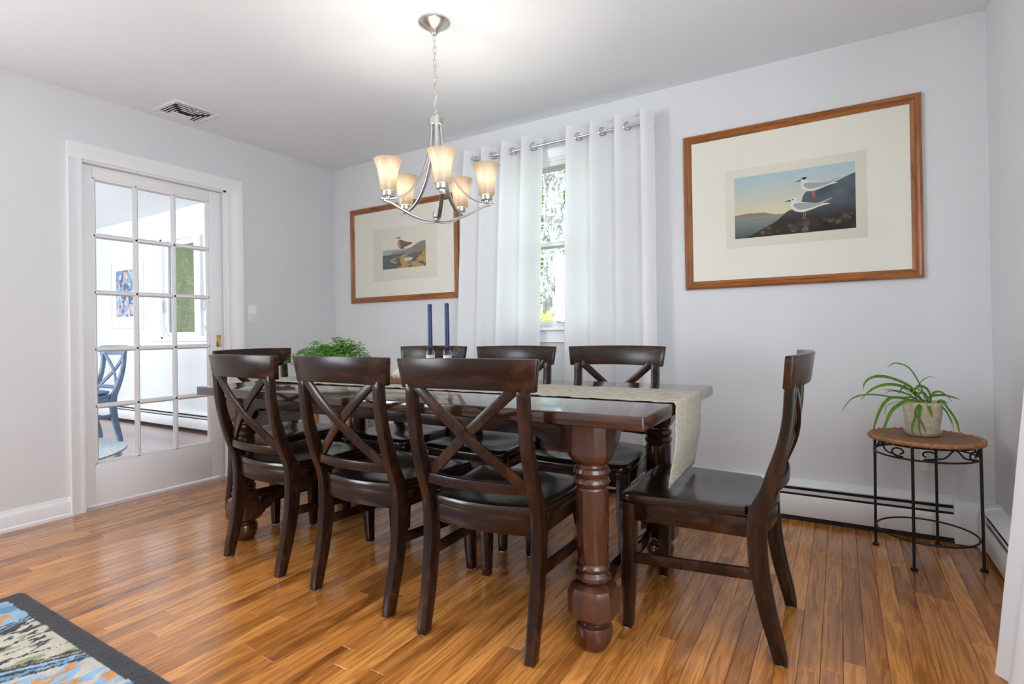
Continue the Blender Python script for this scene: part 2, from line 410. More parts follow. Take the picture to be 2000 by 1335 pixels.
while x < R + 0.02:                      # the part of the room behind the viewer
    y1 = FRONT + 2.2
    rest.add([(x+.0005, FRONT, 0), (x+PW-.0005, FRONT, 0), (x+PW-.0005, FRONT+1.05, 0), (x+.0005, FRONT+1.05, 0)], [(0,1,2,3)])
    x += PW
if rest.v:
    tag(rest.build('plank_rest', M['floor'], fl, smooth=False), kind='stuff')

# ------------------------------------------------------------------ trim
def casing_bar(mb, p0, p1, width_dir, out_dir, w=0.085, t=0.018):
    """stepped moulding between p0 and p1 (inner edge line); width_dir points away from the opening"""
    p0, p1, wd_, od = Vector(p0), Vector(p1), Vector(width_dir), Vector(out_dir)
    prof = [(0, 0), (0, 0.010), (0.012, 0.013), (0.020, 0.010), (0.030, 0.013), (0.055, 0.016), (0.066, 0.022), (w, 0.022), (w, 0)]
    # mitre: ends extend with the width
    ax = (p1 - p0).normalized()
    mb.add([p0 + wd_*u + od*v for u, v in prof] + [p1 + wd_*u + od*v for u, v in prof],
           [tuple(range(len(prof)))[::-1], tuple(range(len(prof), 2*len(prof)))] + [(i, (i+1) % len(prof), len(prof) + (i+1) % len(prof), len(prof) + i) for i in range(len(prof))])
cw = 0.085
t1 = empty('trim_1', (0, 0, 0)); tag(t1, 'white moulded casing around the glazed door', 'trim', kind='structure')
mb = MB(); casing_bar(mb, (L, DOOR[0], 0), (L, DOOR[0], DOOR[3]), (0, -1, 0), (1, 0, 0), 0.07); mb.build('casing', M['trim'], t1)
mb = MB(); casing_bar(mb, (L, DOOR[1], 0), (L, DOOR[1], DOOR[3]), (0, 1, 0), (1, 0, 0), 0.112); mb.build('casing', M['trim'], t1)
mb = MB(); casing_bar(mb, (L, DOOR[0] - 0.07, DOOR[3]), (L, DOOR[1] + 0.112, DOOR[3]), (0, 0, 1), (1, 0, 0), 0.085); mb.build('casing', M['trim'], t1)
mb = MB()   # jamb lining
mb.box2((L - WT, DOOR[0] - 0.002, 0), (L - 0.001, DOOR[0] + 0.006, DOOR[3])); mb.box2((L - 0.02, DOOR[1] - 0.020, 0), (L - 0.001, DOOR[1] + 0.002, DOOR[3]))
mb.box2((L - WT, DOOR[1] - 0.020, 0), (L - 0.09, DOOR[1] + 0.002, DOOR[3]))
mb.box2((L - WT, DOOR[0], DOOR[3] - 0.012), (L - 0.001, DOOR[1], DOOR[3] + 0.002)); mb.build('jamb', M['trim'], t1)

bb = empty('baseboard_left'); tag(bb, 'white moulded baseboard left of the glazed door', 'baseboard', kind='structure')
def base_mold(name, y0, y1):
    prof = [(0, 0), (0.020, 0), (0.020, 0.014), (0.014, 0.020), (0.014, 0.075), (0.010, 0.088), (0.006, 0.094), (0.006, 0.104), (0, 0.106)]
    MB().prism(prof, lambda u, v, t: (L + u, t, v), y0, y1).build(name, M['trim'], bb)
base_mold('board', FRONT, DOOR[0] - 0.07); base_mold('board', DOOR[1] + 0.112, D)

# ------------------------------------------------------------------ pocket door with fifteen panes
dr = empty('door_1', (L - 0.055, 0, 0)); tag(dr, 'white glazed pocket door with fifteen panes and a brass pull', 'door', kind='structure')
dy0, dy1 = DOOR[0] + 0.004, DOOR[1] + 0.03
py = [1.453, 2.133]; pz = [0.255, 1.942]; hx = 0.0175; BOT = 0.016
def dbox(name, y0, y1, z0, z1, hx_=hx, bev=0.002):
    return MB().box2((-hx_, y0, z0), (hx_, y1, z1)).build(name, M['trim'], dr, bevel=bev)
dbox('stile', dy0, py[0] - 0.006, BOT, 2.016); dbox('stile', py[1] + 0.006, dy1, BOT, 2.016)
dbox('rail', py[0] - 0.006, py[1] + 0.006, BOT, pz[0] - 0.006); dbox('rail', py[0] - 0.006, py[1] + 0.006, pz[1] + 0.006, 2.016)
cwid = (py[1] - py[0]) / 3; rh = (pz[1] - pz[0]) / 5; mw = 0.030
def muntin(p0, p1, wdir):
    prof = [(-mw/2, -0.004), (-mw/2 + 0.004, -0.009), (-0.006, -0.0155), (0.006, -0.0155), (mw/2 - 0.004, -0.009), (mw/2, -0.004),
            (mw/2, 0.004), (mw/2 - 0.004, 0.009), (0.006, 0.0155), (-0.006, 0.0155), (-mw/2 + 0.004, 0.009), (-mw/2, 0.004)]
    p0, p1, wd_ = Vector(p0), Vector(p1), Vector(wdir)
    mb = MB(); n = len(prof)
    mb.add([p0 + wd_*u + Vector((v, 0, 0)) for u, v in prof] + [p1 + wd_*u + Vector((v, 0, 0)) for u, v in prof],
           [tuple(range(n))[::-1], tuple(range(n, 2*n))] + [(i, (i+1) % n, n + (i+1) % n, n + i) for i in range(n)])
    mb.build('muntin', M['trim'], dr, ang=20)
for i in (1, 2): muntin((0, py[0] + cwid*i, pz[0]), (0, py[0] + cwid*i, pz[1]), (0, 1, 0))
for i in range(1, 5): muntin((0, py[0], pz[0] + rh*i), (0, py[1], pz[0] + rh*i), (0, 0, 1))
for z in pz: muntin((0, py[0], z), (0, py[1], z), (0, 0, 1))
for y in py: muntin((0, y, pz[0]), (0, y, pz[1]), (0, 1, 0))
pane_me = None
for i in range(3):
    for j in range(5):
        if pane_me is None: pane_me = MB().box((0, 0, 0), (0.003, cwid - 0.006, rh - 0.006)).mesh('pane', smooth=False)
        o = link('pane', pane_me, M['pane'], dr); o.location = (0, py[0] + cwid*(i + .5), pz[0] + rh*(j + .5))
pl = MB().box((hx + 0.001, 2.193, 0.965), (0.004, 0.032, 0.085)).build('pull', M['brass'], dr, bevel=0.002); pl['label'] = 'brass flush pull'
mb = MB(); mb.loft([[Vector((hx + xx, 2.193 + ry*math.cos(2*PI*k/20)*s, 0.965 + rz_*math.sin(2*PI*k/20)*s)) for k in range(20)]
                    for xx, ry, rz_, s in [(0.0031, .012, .034, 1), (0.0045, .012, .034, .98), (0.0045, .012, .034, .86), (0.0032, .012, .034, .80)]], cap=False)
mb.build('cup_rim', M['brass'], pl)
tag(MB().box2((L - WT, DOOR[0], -0.004), (L - 0.0, DOOR[1], 0.003)).build('trim_2', simple('threshold_wood', (0.62, 0.48, 0.47), 0.35, var=0.05, vscale=10), bevel=0.001), 'pale threshold strip under the glazed door', 'threshold', kind='structure')

# ------------------------------------------------------------------ dining window
w1 = empty('window_1', (0, 0, 0)); tag(w1, 'white double hung window between the two white curtains', 'window', kind='structure')
x0, x1, z0, z1 = WIN
def wbar(name, a, b, bev=0.003, par=None, m='trim'): return MB().box2(a, b).build(name, M[m], par or w1, bevel=bev)
for xa, sgn in ((x0, -1), (x1, 1)):
    mb = MB(); casing_bar(mb, (xa, D, z0), (xa, D, z1), (sgn, 0, 0), (0, -1, 0), 0.085); mb.build('casing', M['trim'], w1)
mb = MB(); casing_bar(mb, (x0 - 0.085, D, z1), (x1 + 0.085, D, z1), (0, 0, 1), (0, -1, 0), 0.085); mb.build('casing', M['trim'], w1)
wbar('stool', (x0 - 0.11, D - 0.045, z0 - 0.022), (x1 + 0.11, D + 0.06, z0), 0.006)
mb = MB(); casing_bar(mb, (x0 - 0.085, D, z0 - 0.022), (x1 + 0.085, D, z0 - 0.022), (0, 0, -1), (0, -1, 0), 0.075); mb.build('apron', M['trim'], w1)
mb = MB(); 
mb.box2((x0, D, z0), (x0 + 0.022, D + WT, z1)); mb.box2((x1 - 0.022, D, z0), (x1, D + WT, z1)); mb.box2((x0 + .022, D, z1 - 0.03), (x1 - .022, D + WT, z1)); mb.box2((x0 + .022, D + .02, z0), (x1 - .022, D + WT, z0 + 0.012))
mb.build('jamb', M['trim'], w1)
zm = 1.575
def sash(ya, za, zb, top_h, bot_h):
    mb = MB(); s = 0.045; xa, xb = x0 + 0.022, x1 - 0.022
    mb.box2((xa, ya, za), (xa + s, ya + 0.035, zb)); mb.box2((xb - s, ya, za), (xb, ya + 0.035, zb))
    mb.box2((xa + s, ya, za), (xb - s, ya + 0.035, za + bot_h)); mb.box2((xa + s, ya, zb - top_h), (xb - s, ya + 0.035, zb))
    so = mb.build('sash', M['trim'], w1, bevel=0.003)
    MB().box2((xa + s - .002, ya + 0.015, za + bot_h - .002), (xb - s + .002, ya + 0.019, zb - top_h + .002)).build('pane', M['pane'], so, smooth=False)
sash(D + 0.030, z0 + 0.013, zm + 0.014, 0.028, 0.030)
sash(D + 0.068, zm - 0.020, z1 - 0.031, 0.006, 0.034)
MB().box((-1.56, D + 0.026, z0 + 0.036), (0.09, 0.012, 0.012)).build('sash_lift', M['nickel'], w1, bevel=0.003)

# ------------------------------------------------------------------ side room window (casements)
w2 = empty('window_2', (0, 0, 0)); tag(w2, 'white casement window of the side room seen through the door panes', 'window', kind='structure')
sx0, sx1, sz0, sz1 = -6.62, -4.6, 0.98, 2.11
mb = MB(); casing_bar(mb, (sx0, D, sz0), (sx0, D, sz1), (-1, 0, 0), (0, -1, 0), 0.10); mb.build('casing', M['trim'], w2)
mb = MB(); casing_bar(mb, (sx0 - .10, D, sz1), (sx1 + .1, D, sz1), (0, 0, 1), (0, -1, 0), 0.09); mb.build('casing', M['trim'], w2)
MB().box2((sx0 - .13, D - .05, sz0 - .03), (sx1 + .1, D + .05, sz0)).build('stool', M['trim'], w2, bevel=.005)
mb = MB(); casing_bar(mb, (sx0 - .1, D, sz0 - .03), (sx1 + .1, D, sz0 - .03), (0, 0, -1), (0, -1, 0), 0.07); mb.build('apron', M['trim'], w2)
mb = MB(); mb.box2((sx0, D, sz0), (sx0 + .03, D + WT, sz1)); mb.box2((sx0, D, sz1 - .03), (sx1, D + WT, sz1)); mb.box2((sx0, D, sz0), (sx1, D + WT, sz0 + .02)); mb.build('jamb', M['trim'], w2)
for xm in (-5.86, -5.22): MB().box2((xm - .055, D - .004, sz0), (xm + .055, D + WT, sz1)).build('mullion', M['trim'], w2, bevel=.004)
for xa, xb in ((sx0 + .03, -5.915), (-5.805, -5.275), (-5.165, sx1)):
    mb = MB(); s = .07; ya = D + .03
    mb.box2((xa, ya, sz0 + .02), (xa + s, ya + .04, sz1 - .03)); mb.box2((xb - s, ya, sz0 + .02), (xb, ya + .04, sz1 - .03))
    mb.box2((xa + s, ya, sz0 + .02), (xb - s, ya + .04, sz0 + .07)); mb.box2((xa + s, ya, sz1 - .09), (xb - s, ya + .04, sz1 - .03))
    so = mb.build('sash', M['trim'], w2, bevel=.004)
    MB().box2((xa + s, ya + .018, sz0 + .07), (xb - s, ya + .022, sz1 - .09)).build('pane', M['pane'], so, smooth=False)
    xc = xa + .2
    MB().tube(catmull([(xc, D - .004, sz0 + .02), (xc, D - .02, sz0 + .03), (xc - .03, D - .03, sz0 + .05), (xc - .06, D - .03, sz0 + .09), (xc - .075, D - .025, sz0 + .13)], 5), .006, 8).build('crank', M['chrome'], so)
    MB().box((xa + .02 if xa < -6 else xa + .035, D + .022, sz0 + .36), (.016, .02, .13)).build('latch', M['chrome'], so, bevel=.004)

# ------------------------------------------------------------------ baseboard heaters
def heater(name, label, p0, p1, inward, end_cap=None):
    """runs from p0 to p1 at the wall; inward: unit vector into the room"""
    root = empty(name, (0, 0, 0)); tag(root, label, 'heater', 'baseboard heaters')
    p0, p1, iv = Vector(p0), Vector(p1), Vector(inward); 
    def ex(nm, prof, mat, a=p0, b=p1, bev=0.0):
        MB().prism(prof, lambda u, v, t: (a + (b - a) * t) + iv * u + Vector((0, 0, v)), 0.0, 1.0).build(nm, mat, root, bevel=bev)
    ex('back_plate', [(0.001, 0.02), (0.006, 0.02), (0.006, 0.20), (0.001, 0.20)], M['heater'])
    ex('hood', [(0.001, 0.196), (0.001, 0.204), (0.052, 0.190), (0.064, 0.178), (0.060, 0.172), (0.050, 0.182)], M['heater'])
    ex('core', [(0.007, 0.03), (0.050, 0.03), (0.050, 0.165), (0.007, 0.165)], M['black'])
    ex('damper', [(0.054, 0.142), (0.060, 0.142), (0.064, 0.156), (0.058, 0.158)], M['heater'])
    ex('front_panel', [(0.056, 0.030), (0.066, 0.026), (0.070, 0.034), (0.070, 0.120), (0.064, 0.132), (0.056, 0.130)], M['heater'])
    ex('toe_gap_shade', [(0.004, 0.0), (0.055, 0.0), (0.055, 0.029), (0.004, 0.029)], M['black'])  # black block stands in for the shade below the front panel
    if end_cap:
        a, b = Vector(end_cap[0]), Vector(end_cap[1])
        ex('corner_cover', [(0.001, 0.004), (0.076, 0.004), (0.076, 0.150), (0.062, 0.196), (0.001, 0.210)], M['heater'], a, b, 0.003)
    return root
heater('baseboard_heater', 'long white baseboard heater along the back wall behind the table', (-3.0, D, 0), (0.44, D, 0), (0, -1, 0), ((0.43, D, 0), (0.584, D, 0)))
heater('baseboard_heater', 'short white baseboard heater along the right wall beside the plant stand', (R, 0.2, 0), (R, D - 0.14, 0), (-1, 0, 0), ((R, D - 0.14, 0), (R, D - 0.078, 0)))
heater('baseboard_heater', 'white baseboard heater under the side room window seen through the door', (-8.9, D, 0), (L - 0.3, D, 0), (0, -1, 0))

# ------------------------------------------------------------------ ceiling vent, switch, outlet
vt = empty('ceiling_vent', (-3.487, 1.853, H)); tag(vt, 'white louvred air vent in the ceiling above the door', 'vent')
mb = MB(); ax, ay = 0.1325, 0.1375
for (a, b) in [((-ax, -ay), (ax, -ay + .026)), ((-ax, ay - .026), (ax, ay)), ((-ax, -ay + .026), (-ax + .026, ay - .026)), ((ax - .026, -ay + .026), (ax, ay - .026))]:
    mb.box2((a[0], a[1], -0.007), (b[0], b[1], -0.0005))
mb.build('frame', M['plastic'], vt, bevel=.002)
MB().box((0, 0, -0.001), (2*ax - .05, 2*ay - .05, .001)).build('duct', M['black'], vt, smooth=False)
def slat(c, s, tilt_axis):
    rot = Matrix.Rotation(0.0 if tilt_axis == 'Y' else 0.3, 3, tilt_axis); MB().box(c, s, rot).build('slat', M['plastic'], vt, smooth=False)
for k in range(4): slat((ax - .040 - k*.027, 0, -0.0065), (0.0105, 2*ay - .056 - k*.046, .002), 'Y')
for k in range(4):
    for sg in (-1, 1):
        slat((-ax + .030 + (0.128 - k*.021)/2, sg*(ay - .038 - k*.019), -0.006), (0.128 - k*.021 + .02, 0.012, .0015), 'X')
MB().box((-ax + .055, 0, -0.006), (0.055, 0.11, .002)).build('centre_plate', M['plastic'], vt, smooth=False)
MB().box((ax - .05, .02, -0.011), (0.03, .008, .004)).build('lever', M['plastic'], vt, bevel=.001)

sw = empty('light_switch', (L, 2.4255, 1.1625)); tag(sw, 'white rotary dimmer switch on the wall right of the door', 'switch')
MB().box((0.003, 0, 0), (0.006, 0.067, 0.115)).build('plate', M['plastic'], sw, bevel=.003)
mb = MB(); n = 28
mb.loft([[Vector((xx, r_*math.cos(2*PI*k/n), r_*math.sin(2*PI*k/n))) for k in range(n)] for xx, r_ in [(0.006, .0185), (.012, .0180), (.020, .0165), (.022, .0145)]]); mb.build('knob', M['plastic'], sw)
for z in (-.04, .04):
    mb = MB(); mb.loft([[Vector((xx, .0025*math.cos(2*PI*k/10), z + .0025*math.sin(2*PI*k/10))) for k in range(10)] for xx in (.006, .0072)]); mb.build('screw', M['nickel'], sw)

ou = empty('wall_outlet', (0.3515, D, 0.3625)); tag(ou, 'white double power outlet on the wall behind the plant stand', 'outlet')
MB().box((0, -0.003, 0), (0.072, 0.006, 0.116)).build('plate', M['plastic'], ou, bevel=.003)
for zc in (-.020, .020):
    mb = MB(); n = 24
    mb.loft([[Vector((max(-.0155, min(.0155, .0175*math.cos(2*PI*k/n))), yy, zc + max(-.0135, min(.0135, .0165*math.sin(2*PI*k/n))))) for k in range(n)] for yy in (-.006, -.0085)]); so = mb.build('socket', M['plastic'], ou)
    for xs, hh in ((-.006, .009), (.006, .007)): MB().box((xs, -.0087, zc + .003), (.0018, .001, hh)).build('slot', M['slot'], so, smooth=False)
    MB().tube([(0, -.0084, zc - .007), (0, -.0092, zc - .007)], .0023, 10).build('ground_hole', M['slot'], so)
MB().tube([(0, -.006, 0), (0, -.0075, 0)], .0025, 10).build('screw', M['nickel'], ou)
# ------------------------------------------------------------------ dining table
TZ = 0.75
TX0, TX1, TY0, TY1 = -2.724, -0.470, 1.474, 2.436
TCX, TCY = (TX0 + TX1)/2, (TY0 + TY1)/2
tb = empty('dining_table', (TCX, TCY, 0)); tag(tb, 'long dark wood dining table with turned legs and a woven runner on it', 'table')
hx_, hy_ = (TX1 - TX0)/2, (TY1 - TY0)/2
MB().box((0, 0, TZ - 0.021), (2*hx_, 2*hy_, 0.042)).build('tabletop', M['table'], tb, bevel=0.007, seg=3)

def sq_r(th, half, cham):
    c_, s_ = abs(math.cos(th)), abs(math.sin(th))
    return min(half / max(c_, s_, 1e-6), (2*half - cham) / (c_ + s_))
def turned_leg():
    P = [(0, .034, 0), (.004, .041, 0), (.02, .051, 0), (.045, .058, 0), (.064, .0585, 0), (.076, .054, 0), (.082, .046, 0), (.087, .046, 0),
         (.092, .052, .15), (.104, .066, .75), (.112, .071, 1), (.180, .071, 1), (.196, .066, .7), (.206, .055, .15), (.209, .045, 0),
         (.213, .050, 0), (.222, .0565, 0), (.232, .0565, 0), (.240, .050, 0), (.244, .047, 0), (.250, .052, 0), (.258, .0535, 0), (.266, .050, 0), (.270, .046, 0),
         (.280, .048, 0), (.390, .051, 0), (.500, .0525, 0), (.506, .049, 0), (.512, .055, 0), (.522, .0585, 0), (.532, .055, 0), (.537, .050, 0), (.543, .055, 0), (.553, .0585, 0), (.564, .055, 0), (.570, .048, 0),
         (.576, .047, 0), (.584, .056, .3), (.600, .0625, .85), (.612, .064, 1), (.7078, .064, 1)]
    n = 48; rings = []
    for z, r, s in P:
        rings.append([Vector(((r*(1-s) + sq_r(2*PI*k/n + .02*0, r, r*.42)*s) * math.cos(2*PI*k/n), (r*(1-s) + sq_r(2*PI*k/n, r, r*.42)*s) * math.sin(2*PI*k/n), z)) for k in range(n)])
    return MB().loft(rings).mesh('leg', ang=30)
lme = turned_leg()
LX, LY = 0.92, 0.368
for sx in (-1, 1):
    for sy in (-1, 1):
        o = link('leg', lme, M['tleg'], tb); o.location = (sx*LX, sy*LY, 0)
def scallop(half, top, low, brk, r):
    """apron outline with bracket feet next to the legs (u from -half to half)"""
    pts = [(-half, top), (-half, brk), (-half + .075, brk)]
    for k in range(1, 9):
        a = PI/2 * k/8
        pts.append((-half + .075 + .012 + r*(1 - math.cos(a)), brk + .010 + (low - brk - .010)*math.sin(a)))
    pts += [(-u, v) for u, v in reversed(pts)]
    return pts
for sy in (-1, 1):
    yy = sy*(LY + .030)
    MB().prism(scallop(LX - .058, .7078, .655, .610, .055), lambda u, v, t, yy=yy: (u, yy + t, v), -.011, .011).build('apron', M['espresso_x'], tb, bevel=.0015)
for sx in (-1, 1):
    xx = sx*(LX + .030)
    MB().prism(scallop(LY - .058, .7078, .655, .610, .055), lambda u, v, t, xx=xx: (xx + t, u, v), -.011, .011).build('apron', M['espresso_x'], tb, bevel=.0015)
    e = LY - .066
    pts = [(-e, .188), (-e, .105), (-e + .03, .105), (-e + .036, .118), (-e + .055, .122), (-e + .075, .140), (-e + .10, .145)]
    pts = pts + [(-u, v) for u, v in reversed(pts)]
    MB().prism(pts, lambda u, v, t, xx=sx*LX: (xx + t, u, v), -.018, .018).build('stretcher', M['table'], tb, bevel=.002)

# ------------------------------------------------------------------ chairs
FZ = [0, .06, .13, .228, .288, .357, .427, .451, .50, .582, .645, .722, .825]
FY = [.018, .034, .054, .074, .084, .087, .086, .081, .055, .026, .004, -.013, -.021]
BY = [-.018, -.010, .006, .023, .030, .033, .031, .026, .008, -.018, -.033, -.046, -.053]
fF, fB = smooth_interp(FZ, FY), smooth_interp(FZ, BY)
def ypost(z): return 0.5*(fF(z) + fB(z))
def rear_leg(s):
    rings = []
    for k in range(27):
        z = .004 + (.832 - .004)*k/26
        xc = s*(.196 + .006*min(1, z/.45)); w = .017 + .001*math.sin(z*3)
        rings.append([Vector((xc - w, fB(z), z)), Vector((xc + w, fB(z), z)), Vector((xc + w, fF(z), z)), Vector((xc - w, fF(z), z))])
    return MB().loft(rings).mesh('leg', bevel=.004)
def front_leg(s):
    rings = []
    for k in range(15):
        z = .004 + (.422 - .004)*k/14; t = z/.422
        w = .0155 + .0085*min(1, t*1.5)**0.8
        off = .010*(1 - t)**2
        xc = s*(.213 + off*0.5); yc = .452 + off - (0.024 - w)*0.4
        rings.append([Vector((xc - w, yc - w, z)), Vector((xc + w, yc - w, z)), Vector((xc + w, yc + w, z)), Vector((xc - w, yc + w, z))])
    return MB().loft(rings).mesh('leg', bevel=.004)
def crest_y(x): return -.022 - .045*(1 - (x/.255)**2)
def crest():
    rings = []; n = 24
    for k in range(n + 1):
        u = -1 + 2*k/n
        hb, ht = .240, .254
        r = []
        for (hw, z, dy) in ((hb, .822, -.002), (ht, .913, -.016)):
            x = u*hw; yc = crest_y(x) + dy
            dz = -.006*(u*u) if z < .85 else .004*(1-u*u)
            r += [(Vector((x, yc - .012, z + dz)), Vector((x, yc + .012, z + dz)))]
        rings.append([r[0][0], r[0][1], r[1][1], r[1][0]])
    return MB().loft(rings).mesh('crest_rail', bevel=.004, ang=30)
def lower_rail():
    rings = []; n = 16
    for k in range(n + 1):
        x = -.190 + .380*k/n; yc = ypost(.515) - .030*(1 - (x/.19)**2)
        rings.append([Vector((x, yc - .011, .498)), Vector((x, yc + .011, .498)), Vector((x, yc + .010, .533)), Vector((x, yc - .012, .533))])
    return MB().loft(rings).mesh('lower_rail', bevel=.003, ang=30)
def xbar(s):
    P, Wd = [], []; n = 14
    for k in range(n + 1):
        t = k/n; x = s*(-.183 + .366*t); z = .832 - (.832 - .520)*t
        bow = .016*(1 - (x/.2)**2)
        P.append((x, ypost(z) - bow - s*.0045, z)); 
    d = (Vector(P[-1]) - Vector(P[0])); 
    wdv = Vector((0, 1, 0)).cross(d).normalized()
    return MB().sweep(P, wdv, .034, .013).mesh('cross_slat', bevel=.0025, ang=30)
def seat_mesh():
    out = []
    def hw(y):      # half width at y
        return .200 + (.236 - .200)*max(0, min(1, (y - .085)/.36))
    # outline (counter clockwise from rear right)
    pts = [(.178, .046), (.182, .088), (.204, .092), (.222, .25), (.236, .44)]
    for k in range(1, 7):
        a = PI/2*k/6; pts.append((.236 - .045*(1 - math.cos(a)), .440 + .045*math.sin(a)))
    for k in range(1, 6):
        x = .191 - .191*k/5; pts.append((x, .485 + .008*(1 - (x/.191)**2)))
    rear = [(.178 - .178*k/5, .046 - .030*(1 - ((.178 - .178*k/5)/.178)**2)) for k in range(1, 6)]
    right = list(reversed(rear)) + pts          # from rear centre ccw to front centre
    left = [(-x, y) for x, y in reversed(right[1:-1])]
    ol = right + left
    c = Vector((0, .26)); 
    def top(x, y):
        dish = math.exp(-((x/.15)**2)) * math.exp(-(((y - .23)/.14)**2))
        return .454 - .015*dish + .004*math.exp(-(x/.05)**2)*math.exp(-((y - .42)/.07)**2) - .012*max(0, (y - .44)/.05)**2
    rings = []
    def ring(sc, dz, top_=True, zc=None):
        r = []
        for x, y in ol:
            X = c.x + (x - c.x)*sc; Y = c.y + (y - c.y)*sc
            r.append(Vector((X, Y, (top(X, Y) + dz) if zc is None else zc)))
        return r
    rings = [ring(.90, 0, zc=.4225), ring(.985, 0, zc=.4225), ring(1.0, 0, zc=.428), ring(1.0, -.008), ring(.985, -.0015), ring(.95, 0), ring(.85, 0), ring(.68, 0), ring(.48, 0), ring(.28, 0), ring(.10, 0)]
    return MB().loft(rings).mesh('seat', ang=50)
def bar_mesh(name, a, b, up, w, t, bev=.002):
    return MB().sweep([a, b], up, w, t).mesh(name, bevel=bev)
def rear_apron():
    rings = []; n = 10
    for k in range(n + 1):
        x = -.186 + .372*k/n; yc = .062 - .028*(1 - (x/.186)**2)
        rings.append([Vector((x, yc - .010, .362)), Vector((x, yc + .010, .362)), Vector((x, yc + .010, .4222)), Vector((x, yc - .010, .4222))])
    return MB().loft(rings).mesh('apron', bevel=.002, ang=30)

def make_chair(wood_m, wood_x, seat_m, pads=True):
    root = empty('dining_chair')
    legs = []
    for s in (-1, 1):
        for me in (rear_leg(s), front_leg(s)):
            lg = link('leg', me, wood_m, root); legs.append(lg)
            if pads:
                rear = 'x' if me.vertices[0].co.y < .2 else 'f'
                c = (s*.196, 0.0, 0) if rear == 'x' else (s*.218, .462, 0)
                MB().lathe([(.011, 0), (.0125, .002), (.012, .005)], c, 12).build('glide', M['felt'], lg)
    link('seat', seat_mesh(), seat_m, root)
    link('crest_rail', crest(), wood_x, root); link('lower_rail', lower_rail(), wood_x, root)
    link('cross_slat', xbar(1), wood_m, root); link('cross_slat', xbar(-1), wood_m, root)
    link('apron', rear_apron(), wood_x, root)
    link('apron', bar_mesh('apron', (-.195, .458, .392), (.195, .458, .392), (0, 0, 1), .060, .018), wood_x, root)
    for s in (-1, 1):
        link('apron', bar_mesh('apron', (s*.198, .075, .392), (s*.212, .435, .392), (0, 0, 1), .060, .018), wood_x, root)
        link('stretcher', bar_mesh('stretcher', (s*.201, .055, .255), (s*.214, .440, .236), (0, 0, 1), .034, .016), wood_x, root)
    return root

spots = [((-0.997, 1.388), 0.07, 'dark wood cross-back dining chair in front, nearest the thick turned table leg'),
         ((-1.568, 1.398), -0.02, 'dark wood cross-back dining chair in front, middle of the three backs facing us'),
         ((-2.183, 1.412), -0.05, 'dark wood cross-back dining chair in front, nearest the glazed door'),
         ((-0.162, 1.965), PI/2, 'dark wood cross-back dining chair pulled out at the table end near the plant stand'),
         ((-3.020, 2.005), -PI/2, 'dark wood cross-back dining chair at the far table end by the glazed door'),
         ((-2.125, 2.530), PI, 'dark wood cross-back dining chair across the table behind the two blue candles'),
         ((-1.540, 2.530), PI, 'dark wood cross-back dining chair across the table under the left curtain'),
         ((-0.962, 2.540), PI - .01, 'dark wood cross-back dining chair across the table under the right curtain')]
proto = make_chair(M['espresso'], M['espresso_x'], M['seat'])
for i, ((cx_, cy_), rz, lab) in enumerate(spots):
    o = proto if i == 0 else copy_tree(proto)
    o.location = (cx_, cy_, 0); o.rotation_euler = (0, 0, rz)
    tag(o, lab, 'chair', 'dark cross-back dining chairs')

# blue chair in the side room with a tied cushion
M['blue'] = wood('slate_blue_paint', (0.10, 0.15, 0.23), (0.13, 0.19, 0.28), (0.18, 0.25, 0.36), 0.35, (8, 8, 8))
M['bluecush'] = simple('blue_cushion_cloth', (0.13, 0.22, 0.42), 0.95, var=0.5, vscale=60, bump=0.5, bscale=250)
bc = make_chair(M['blue'], M['blue'], M['blue'], pads=False); bc.name = 'side_chair'
bc.location = (-6.084, 2.466, .0095); bc.rotation_euler = (0, 0, PI + .02)
tag(bc, 'slate blue cross-back chair with cushion seen through the glazed door', 'chair')
cu = MB(); n = 40; rings = []
for sc, z in [(.2, .456), (.9, .456), (1.0, .466), (1.03, .474), (1.0, .483), (.9, .490), (.6, .493), (.1, .492)]:
    rings.append([Vector((sc*(abs(math.cos(a))**.55)*math.copysign(.215, math.cos(a)) * (1 + .015*math.sin(a*23)), .27 + sc*(abs(math.sin(a))**.55)*math.copysign(.215, math.sin(a)) * (1 + .015*math.cos(a*19)), z)) for a in [2*PI*k/n for k in range(n)]])
co = cu.loft(rings).build('seat_cushion', M['bluecush']); co.location = bc.location; co.rotation_euler = bc.rotation_euler
tag(co, 'blue ruffled cushion lying on the side room chair', 'cushion')
# oval braided rug in the side room
mb = MB(); n = 72; prof = []
rings = [[Vector((1.05*s*math.cos(2*PI*k/n), .85*s*math.sin(2*PI*k/n), z)) for k in range(n)] for s, z in
         [(1.0, 0.0)] + [(1.0 - .011*j, .006 + (.003 if j % 2 else 0)) for j in range(0, 60)] + [(.2, .006)]]
o = mb.loft(rings).build('braided_rug', simple('pale_braid', (0.55, 0.58, 0.62), 0.95, var=0.35, vscale=40, bump=.6, bscale=120)); o.location = (-6.2, 1.7, 0.0)
tag(o, 'pale oval braided rug under the blue side chair', 'rug')
